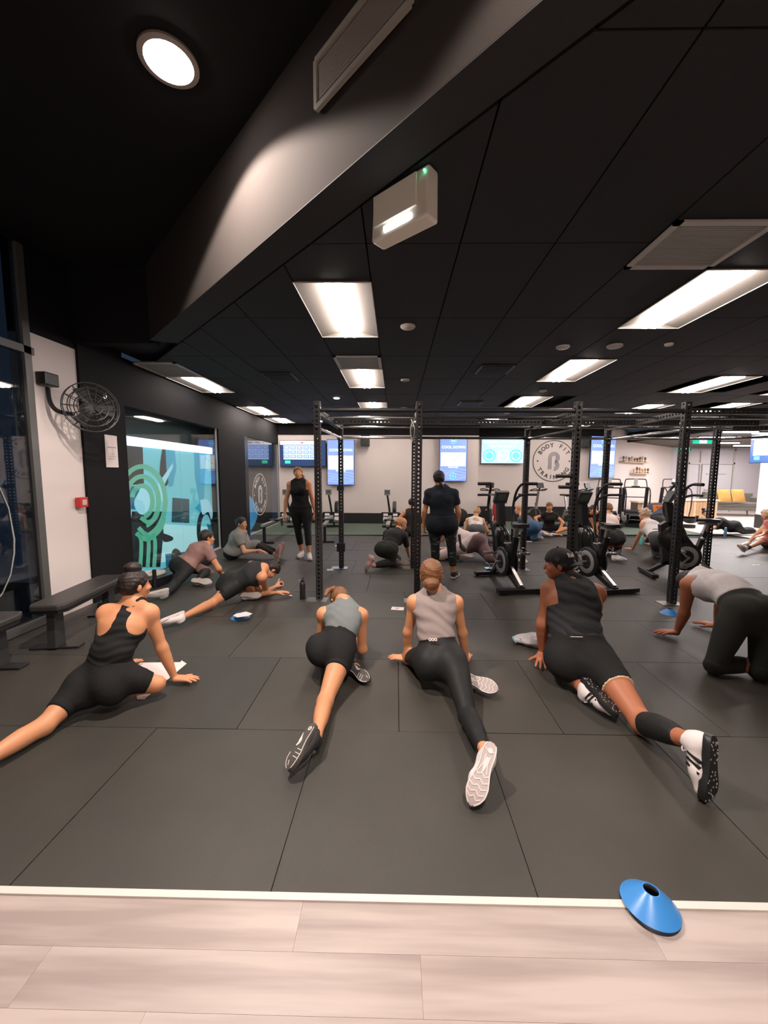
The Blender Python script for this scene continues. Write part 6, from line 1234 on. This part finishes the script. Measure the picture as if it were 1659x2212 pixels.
# K: strawberry blonde in dark outfit
f=unit((.5,.86,0)); rs=unit((.86,-.5,0)); hc=P(835,1188,Y=6.45); nk=P(858,1148,Y=6.75)
J=pose(1.0,hc,rs,nk,rs,[nk+V3((-.05,.2,-.45)),P(884,1203,z=.05)],[P(858,1208,Y=6.5),P(806,1222,z=.08)],[(-1,-.3,0),(.4,-.6,0)],[(1,.6,0),(0,0,-1)],P(868,1131,Y=6.85),(.8,.3,-.55),hup=(.35,.35,.8),kn=[V3(hc+f*.35+rs*.0-Z*.22),V3(P(845,1216,z=.09))])
J['wr'][0][2]=.05; J['ankle'][0][2]=.08
pK=Person('strawberry blonde woman in charcoal top and leggings, centre left',J,fair,1.0,h=.013,bulk_=1.08,leg=1.1,glute=1.1,hair=dict(bun=(0,-.10,-.02),bunr=.038),hairm=hred,
 hands=dict(R=dict(d=(.9,.3,0)),L=dict(d=(.2,1,0))),garments=[dict(name='leggings',m=olv,kind='bottom',t=.008,top=.8,leg=(1,1),calf=(.92,.9)),dict(name='t_shirt',m=char,kind='top',t=.014,hem=.15,neck=.04,arms=1.0,folds=.003,ffreq=60)],
 shoes=dict(at={'R':dict(toe=(-.25,-.3,-1),sole=(-.9,.2,.2)),'L':dict(toe=(.98,-.15,-.02),sole=(.0,-.8,.5))},S=(psh,MATS['grey_ribbed_sole'],'',None,None,None),key='K2'))
# L: white shirt and mauve leggings, side on
hc=P(1030,1172,Y=7.2); nk=P(966,1152,Y=7.55); f=unit((-.9,.35,0)); rs=unit((.35,.9,0))
J=pose(1.05,hc,rs,nk,rs,[P(950,1196,Y=7.5),P(960,1190,Y=7.9)],[P(995,1205,Y=7.0),P(1108,1212,Y=6.55)],[(0,0,-1)]*2,[(-1,0,0),(0,0,-1)],P(948,1160,Y=7.6),(-.5,0,-.9),hup=(-1,.1,0),kn=[V3(P(955,1200,Y=7.0)),V3(P(1058,1202,Y=6.75))])
for q in J['wr']: q[2]=.05
J['ankle'][0][2]=.07; J['ankle'][1][2]=.09; J['knee'][0][2]=.09; J['knee'][1][2]=.10
pL=Person('person in pinkish white shirt and mauve leggings folded forward, centre',J,fair,1.05,h=.014,bulk_=1.35,leg=1.35,glute=1.15,hair={},hairm=hbrown,
 hands=dict(R=dict(d=(-1,0,0)),L=dict(d=(-1,0,0))),garments=[dict(name='leggings',m=mauve,kind='bottom',t=.010,top=.8,leg=(1,1),calf=(.92,.9)),dict(name='shirt',m=whp,kind='top',t=.022,hem=.1,neck=.03,arms=.6,folds=.005,ffreq=45)],
 shoes=dict(at={'R':dict(toe=(1,-.2,-.05),sole=(.2,-.6,.7)),'L':dict(toe=(1,-.1,-.05),sole=(0,-.5,.8))},S=S_W,key='W'))
# M: white strappy top, grey leggings, from behind
def kneeler(lab,skin,px,py_hip,Yh,wr,head,z=1.,lean=.35,top=None,bot=None,hair=None,hm=None,sh=None,size=1.,face=(0,1,-.3),rs=(1,0,0),shoes=None,bulk_=1.,extra=(),hz=.30,neck=None,feet=None,arms=None,topt=.010,calf=(.9,.9),knees=None,inset=.01,female=True,hupv=None,legw=1.,cuts=()):
    rs=unit(rs); f=unit(V3((-rs[1],rs[0],0))); hc=P(px,py_hip,Y=Yh); hc[2]=max(hc[2],.2)
    nk=V3(neck); kn=[V3((hc[0],hc[1],.06))+f*.22+rs*s*.12 for s in (-1,1)] if knees is None else knees
    an=[V3((hc[0],hc[1],.07))-f*.15+rs*s*.12 for s in (-1,1)] if feet is None else feet
    J=pose(size,hc,rs,nk,rs,[V3(wr[0]),V3(wr[1])],an,[-f-rs*.3,-f+rs*.3],[f,f],head,face,hup=hupv,kn=[V3(k) for k in kn])
    g=[dict(name='leggings',m=bot,kind='bottom',t=.009,top=.8,leg=(1,1),calf=calf),dict(name='top',m=top,kind='top',t=topt,hem=.3,neck=.03,arms=arms,inset=inset,ac=.5,folds=.003,ffreq=50,cuts=cuts)]
    return Person(lab,J,skin,size,h=.016,bulk_=bulk_,leg=legw,female=female,hair=hair,hairm=hm,garments=g+list(extra),hands=dict(L=dict(d=f),R=dict(d=f)),shoes=shoes)
bk=dict(toe=(0,-1,-.05),sole=(0,.1,1))
pM=kneeler('woman in white open-back top and grey leggings from behind, centre',tan,1029,1146,8.8,[P(1003,1160,z=.05),P(1052,1160,z=.05)],P(1030,1106,Y=9.35),top=wht,bot=greyl,hair=dict(bun=(0,-.08,.06),bunr=.04),hm=hbl,neck=P(1026,1121,Y=9.25),bulk_=1.1,legw=1.15,cuts=[(-.02,-.12,-.06,.02,-.12,-.10,.05,.045)],shoes=dict(at={'R':dict(toe=(.3,-1,-.1),sole=(.1,.1,1)),'L':bk},S=S_WB,key='WB'),feet=[(1.9,8.55,.07),(2.2,8.4,.08)],size=1.0)
# O: blue leggings, all fours facing left
pO=kneeler('woman in blue leggings and grey top with dropped strap, behind rear post',fair,1152,1138,9.1,[P(1118,1154,z=.05),P(1136,1152,z=.05)],P(1121,1100,Y=9.6),top=fabric('dark_grey_blue_jersey',(.10,.10,.125)),bot=denim,hair=dict(bun=(0,-.09,.03),bunr=.035),hm=hred,neck=P(1128,1118,Y=9.45),rs=(.75,.65,0),face=(-1,.1,-.1),hupv=(-.2,.1,1),shoes=dict(at={'R':dict(toe=(.55,-.8,-.3),sole=(.5,-.1,.8)),'L':dict(toe=(.5,-.8,-.1),sole=(.3,.1,1))},S=S_W,key='W'),feet=[P(1155,1160,z=.07),P(1174,1152,z=.1)],knees=[P(1130,1158,z=.07)+V3((.1,0,0)),P(1152,1162,z=.07)],arms=.4,bulk_=1.15,legw=1.2)
# P: cross-legged woman facing the camera
hc=P(1186,1134,Y=10.3); hc[2]=.12
J=pose(.98,hc,(-1,0,0),P(1187,1108,Y=10.2),(-1,0,0),[P(1204,1139,Y=9.9),P(1170,1130,Y=9.9)],[P(1197,1140,Y=9.85),P(1180,1140,Y=9.85)],[(.5,0,0),(-.5,0,0)],[(1,-.5,.1),(-1,-.5,.1)],P(1187,1094,Y=10.1),(0,-1,-.7),hup=(0,-.35,1))
for q in J['wr']: q[2]=.04
for q in J['ankle']: q[2]=.07
pP=Person('woman in black T-shirt sitting cross-legged facing the camera, far back',J,tan,.98,h=.018,hair={},hairm=hbrown,hands=dict(R=dict(d=(-.3,-1,0)),L=dict(d=(.6,-1,0))),garments=[dict(name='shorts',m=blkl,kind='bottom',t=.01,top=.8,leg=(.4,.4)),dict(name='t_shirt',m=blkf,kind='top',t=.014,hem=.1,neck=.03,arms=.4)],shoes=dict(at={'R':dict(toe=(.8,-.3,0),sole=(0,-.6,-.6)),'L':dict(toe=(-.8,-.3,0),sole=(0,-.6,-.6))},S=S_J,key='J'))
# N: dark tank, seated behind the middle post
hc=P(888,1136,Y=9.8); hc[2]=.13
J=pose(1.,hc,(1,.1,0),P(888,1101,Y=9.9),(1,.1,0),[P(876,1134,Y=9.8),P(902,1134,Y=9.8)],[P(880,1136,Y=10.6),P(896,1136,Y=10.6)],[(-1,-.3,0),(1,-.3,0)],[(-1,0,.4),(1,0,.4)],P(889,1085,Y=9.95),(0,1,0),hup=(0,0,1))
for q in J['ankle']: q[2]=.07
for q in J['wr']: q[2]=.05
pN=Person('person in dark tank seated with back turned, behind middle posts',J,tan,1.,h=.018,hair={},hairm=hdark,hands=dict(R=dict(d=(.5,-.6,0)),L=dict(d=(-.5,-.6,0))),garments=[dict(name='tights',m=blkl,kind='bottom',t=.01,top=.8,leg=(1,1),calf=(.9,.9)),dict(name='tank_top',m=fabric('dark_brown_jersey',(.03,.022,.022)),kind='top',t=.012,hem=.1,neck=.03,inset=.01,ac=.5)],shoes=dict(at={'R':dict(toe=(0,1,0),sole=(0,0,-1)),'L':dict(toe=(0,1,0),sole=(0,0,-1))},S=S_J,key='J'))
# Q: pinkish top with jacket tied at the waist, from behind
pQ=kneeler('woman with dark jacket and orange shirt tied round waist, right',fair,1322,1160,7.4,[P(1296,1186,z=.05),P(1322,1186,z=.05)],P(1313,1098,Y=7.95),top=whp,bot=greyl,hair=dict(tail=[(0,-.08,.0),(.0,-.10,-.05),(.01,-.09,-.11)]),hm=hmid,neck=P(1316,1116,Y=7.85),rs=(.97,.25,0),extra=[dict(name='tied_jacket',m=char,kind='bottom',t=.034,top=.75,leg=(.02,.02),folds=.008,ffreq=30,label='dark jacket tied round the waist'),dict(name='tied_shirt',m=fabric('orange_red_fabric',(.62,.12,.04)),kind='bottom',t=.030,top=.3,leg=(.42,.42),folds=.006,ffreq=30,label='orange red shirt tied below the jacket')],shoes=dict(at={'R':dict(toe=(.45,-.8,-.2),sole=(.2,.0,1)),'L':bk},S=S_WB,key='WB'),feet=[P(1300,1190,z=.07),P(1326,1204,z=.08)],knees=[P(1312,1190,z=.07),P(1335,1188,z=.07)],bulk_=1.05,legw=1.15)
# R: curly blonde in white top
pR=kneeler('curly blonde woman in white top on one straight arm, right',fair,1427,1168,6.9,[P(1366,1186,z=.05),P(1412,1175,z=.05)],P(1392,1110,Y=7.6),top=wht,bot=mat('patterned_black_white',(.06,.06,.065),.8,noise=.95,nscale=60),hair=dict(curls=46),hm=hgrb,neck=P(1398,1128,Y=7.5),rs=(.85,.5,0),face=(-.6,.8,-.3),feet=[P(1470,1200,z=.07),P(1482,1196,z=.09)],knees=[P(1415,1195,z=.07),P(1440,1192,z=.07)],bulk_=1.2,legw=1.15,shoes=dict(at={'R':dict(toe=(1,-.5,-.1),sole=(.2,.0,1)),'L':dict(toe=(1,-.5,-.1),sole=(.2,.0,1))},S=S_G,key='G'),arms=None,calf=None,hupv=(-.2,.2,1))
MB().cyl(pR.wr['L']-pR.org+V3((0,0,.02)),pR.wr['L']-pR.org+V3((.005,0,.045)),.03,.03,n=16).obj('watch',blk,pR.th,smooth=35)
# S: navy shirt with orange print, folded over
pS=kneeler('person folded forward in navy shirt with orange back print',tan,1432,1130,8.7,[P(1398,1166,z=.05),P(1450,1166,z=.05)],P(1416,1104,Y=9.4),top=fabric('navy_blue_jersey',(.05,.065,.11)),bot=blkl,hair={},hm=hbrown,neck=P(1420,1096,Y=9.2),rs=(.97,.2,0),size=1.12,bulk_=1.5,topt=.022,arms=.4,female=False,face=(0,1,-1),hupv=(0,1,.1))
og=mat('orange_print',(.75,.22,.03),.7); c_=P(1420,1101,Y=8.93)-pS.org; t_=MB(); t_.prism([(-.13,-.09),(.13,-.11),(.16,.0),(.12,.10),(-.13,.10)],c_+V3((0,-.06,.02)),(1,.05,0),(0,.35,.93),(0,.02,-.01)); t_.obj('back_print',og,pS.th); t_=MB(); text_into(t_,'23',.15,c_+V3((0,-.068,.02)),(1,.05,0),(0,.35,.93),.006); t_.obj('print_lettering',mat('dark_orange_print',(.38,.07,.01),.7),pS.th)
# T: lying woman in black with bun
hc=P(1580,1128,Y=10.4); hc[2]=.19; nk=P(1542,1122,Y=10.5); nk[2]=.32
J=pose(1.,hc,(.1,.95,-.3),nk,(.1,.95,-.3),[P(1528,1132,Y=10.2),P(1532,1128,Y=10.8)],[P(1634,1140,Y=10.3),P(1630,1138,Y=10.6)],[(0,-.3,-1)]*2,[(0,0,-1)]*2,P(1526,1110,Y=10.5),(-.8,-.6,-.2),hup=(-.6,.3,.8))
for q in J['wr']: q[2]=.05
for q in J['ankle']: q[2]=.08
J['knee']=[V3(P(1607,1138,Y=10.3)),V3(P(1607,1138,Y=10.55))]
for q in J['knee']: q[2]=.08
pT=Person('woman in black with dark bun lying face down near the lounge',J,fair,1.08,h=.018,bulk_=1.15,leg=1.15,hair=dict(bun=(0,-.03,.115),bunr=.042),hairm=hdark,hands=dict(R=dict(d=(-1,0,0)),L=dict(d=(-1,0,0))),garments=[dict(name='tights',m=blkl,kind='bottom',t=.012,top=.8,leg=(1,1),calf=(.9,.9)),dict(name='long_sleeved_top',m=char,kind='top',t=.016,hem=.1,neck=.03,arms=1.0)])
# U: seated person at the right edge
hc=P(1668,1168,Y=8.4); hc[2]=.12
J=pose(1.,hc,(-.2,-1,0),P(1672,1122,Y=8.3),(-.2,-1,0),[P(1648,1158,Y=8.2),P(1650,1155,Y=8.7)],[P(1612,1176,Y=7.75),P(1618,1166,Y=8.5)],[(0,0,-1)]*2,[(-.1,0,1),(-.1,0,1)],P(1655,1112,Y=8.3),(-1,-.2,-.5),hup=(-.3,0,1))
for q in J['ankle']: q[2]=.09
pU=Person('person with white-blond hair and bent bare legs at right edge',J,fair,1.,h=.016,hair=dict(curls=16),hairm=hairmat('white_blond_hair',(.66,.55,.45)),hands=dict(R=dict(d=(-1,0,-.3)),L=dict(d=(-1,0,-.3))),garments=[dict(name='shorts',m=blkl,kind='bottom',t=.012,top=.8,leg=(.35,.35)),dict(name='t_shirt',m=fabric('coral_pink_jersey',(.62,.20,.19)),kind='top',t=.014,hem=.1,neck=.03,arms=.5),dict(name='ankle_sock',m=blkf,kind='sleeve',part=('calf','L',.8,.99),t=.006)],shoes=dict(at={'L':dict(toe=(-.75,-.3,.6),sole=(-.7,0,-.6)),'R':dict(toe=(-1,-.2,0),sole=(0,0,-1))},S=S_W,key='W'))
# V: dark-haired person behind the second air bike
pV=kneeler('dark-haired person on straight arms behind second air bike',tan,1288,1133,9.9,[P(1276,1158,z=.05),P(1296,1158,z=.05)],P(1282,1100,Y=9.5),top=fabric('brown_black_jersey',(.025,.018,.016)),bot=blkl,hair={},hm=hdark,neck=P(1286,1108,Y=9.6),rs=(-1,0,0),face=(0,-1,-.5),hupv=(0,-.3,1),arms=.25)
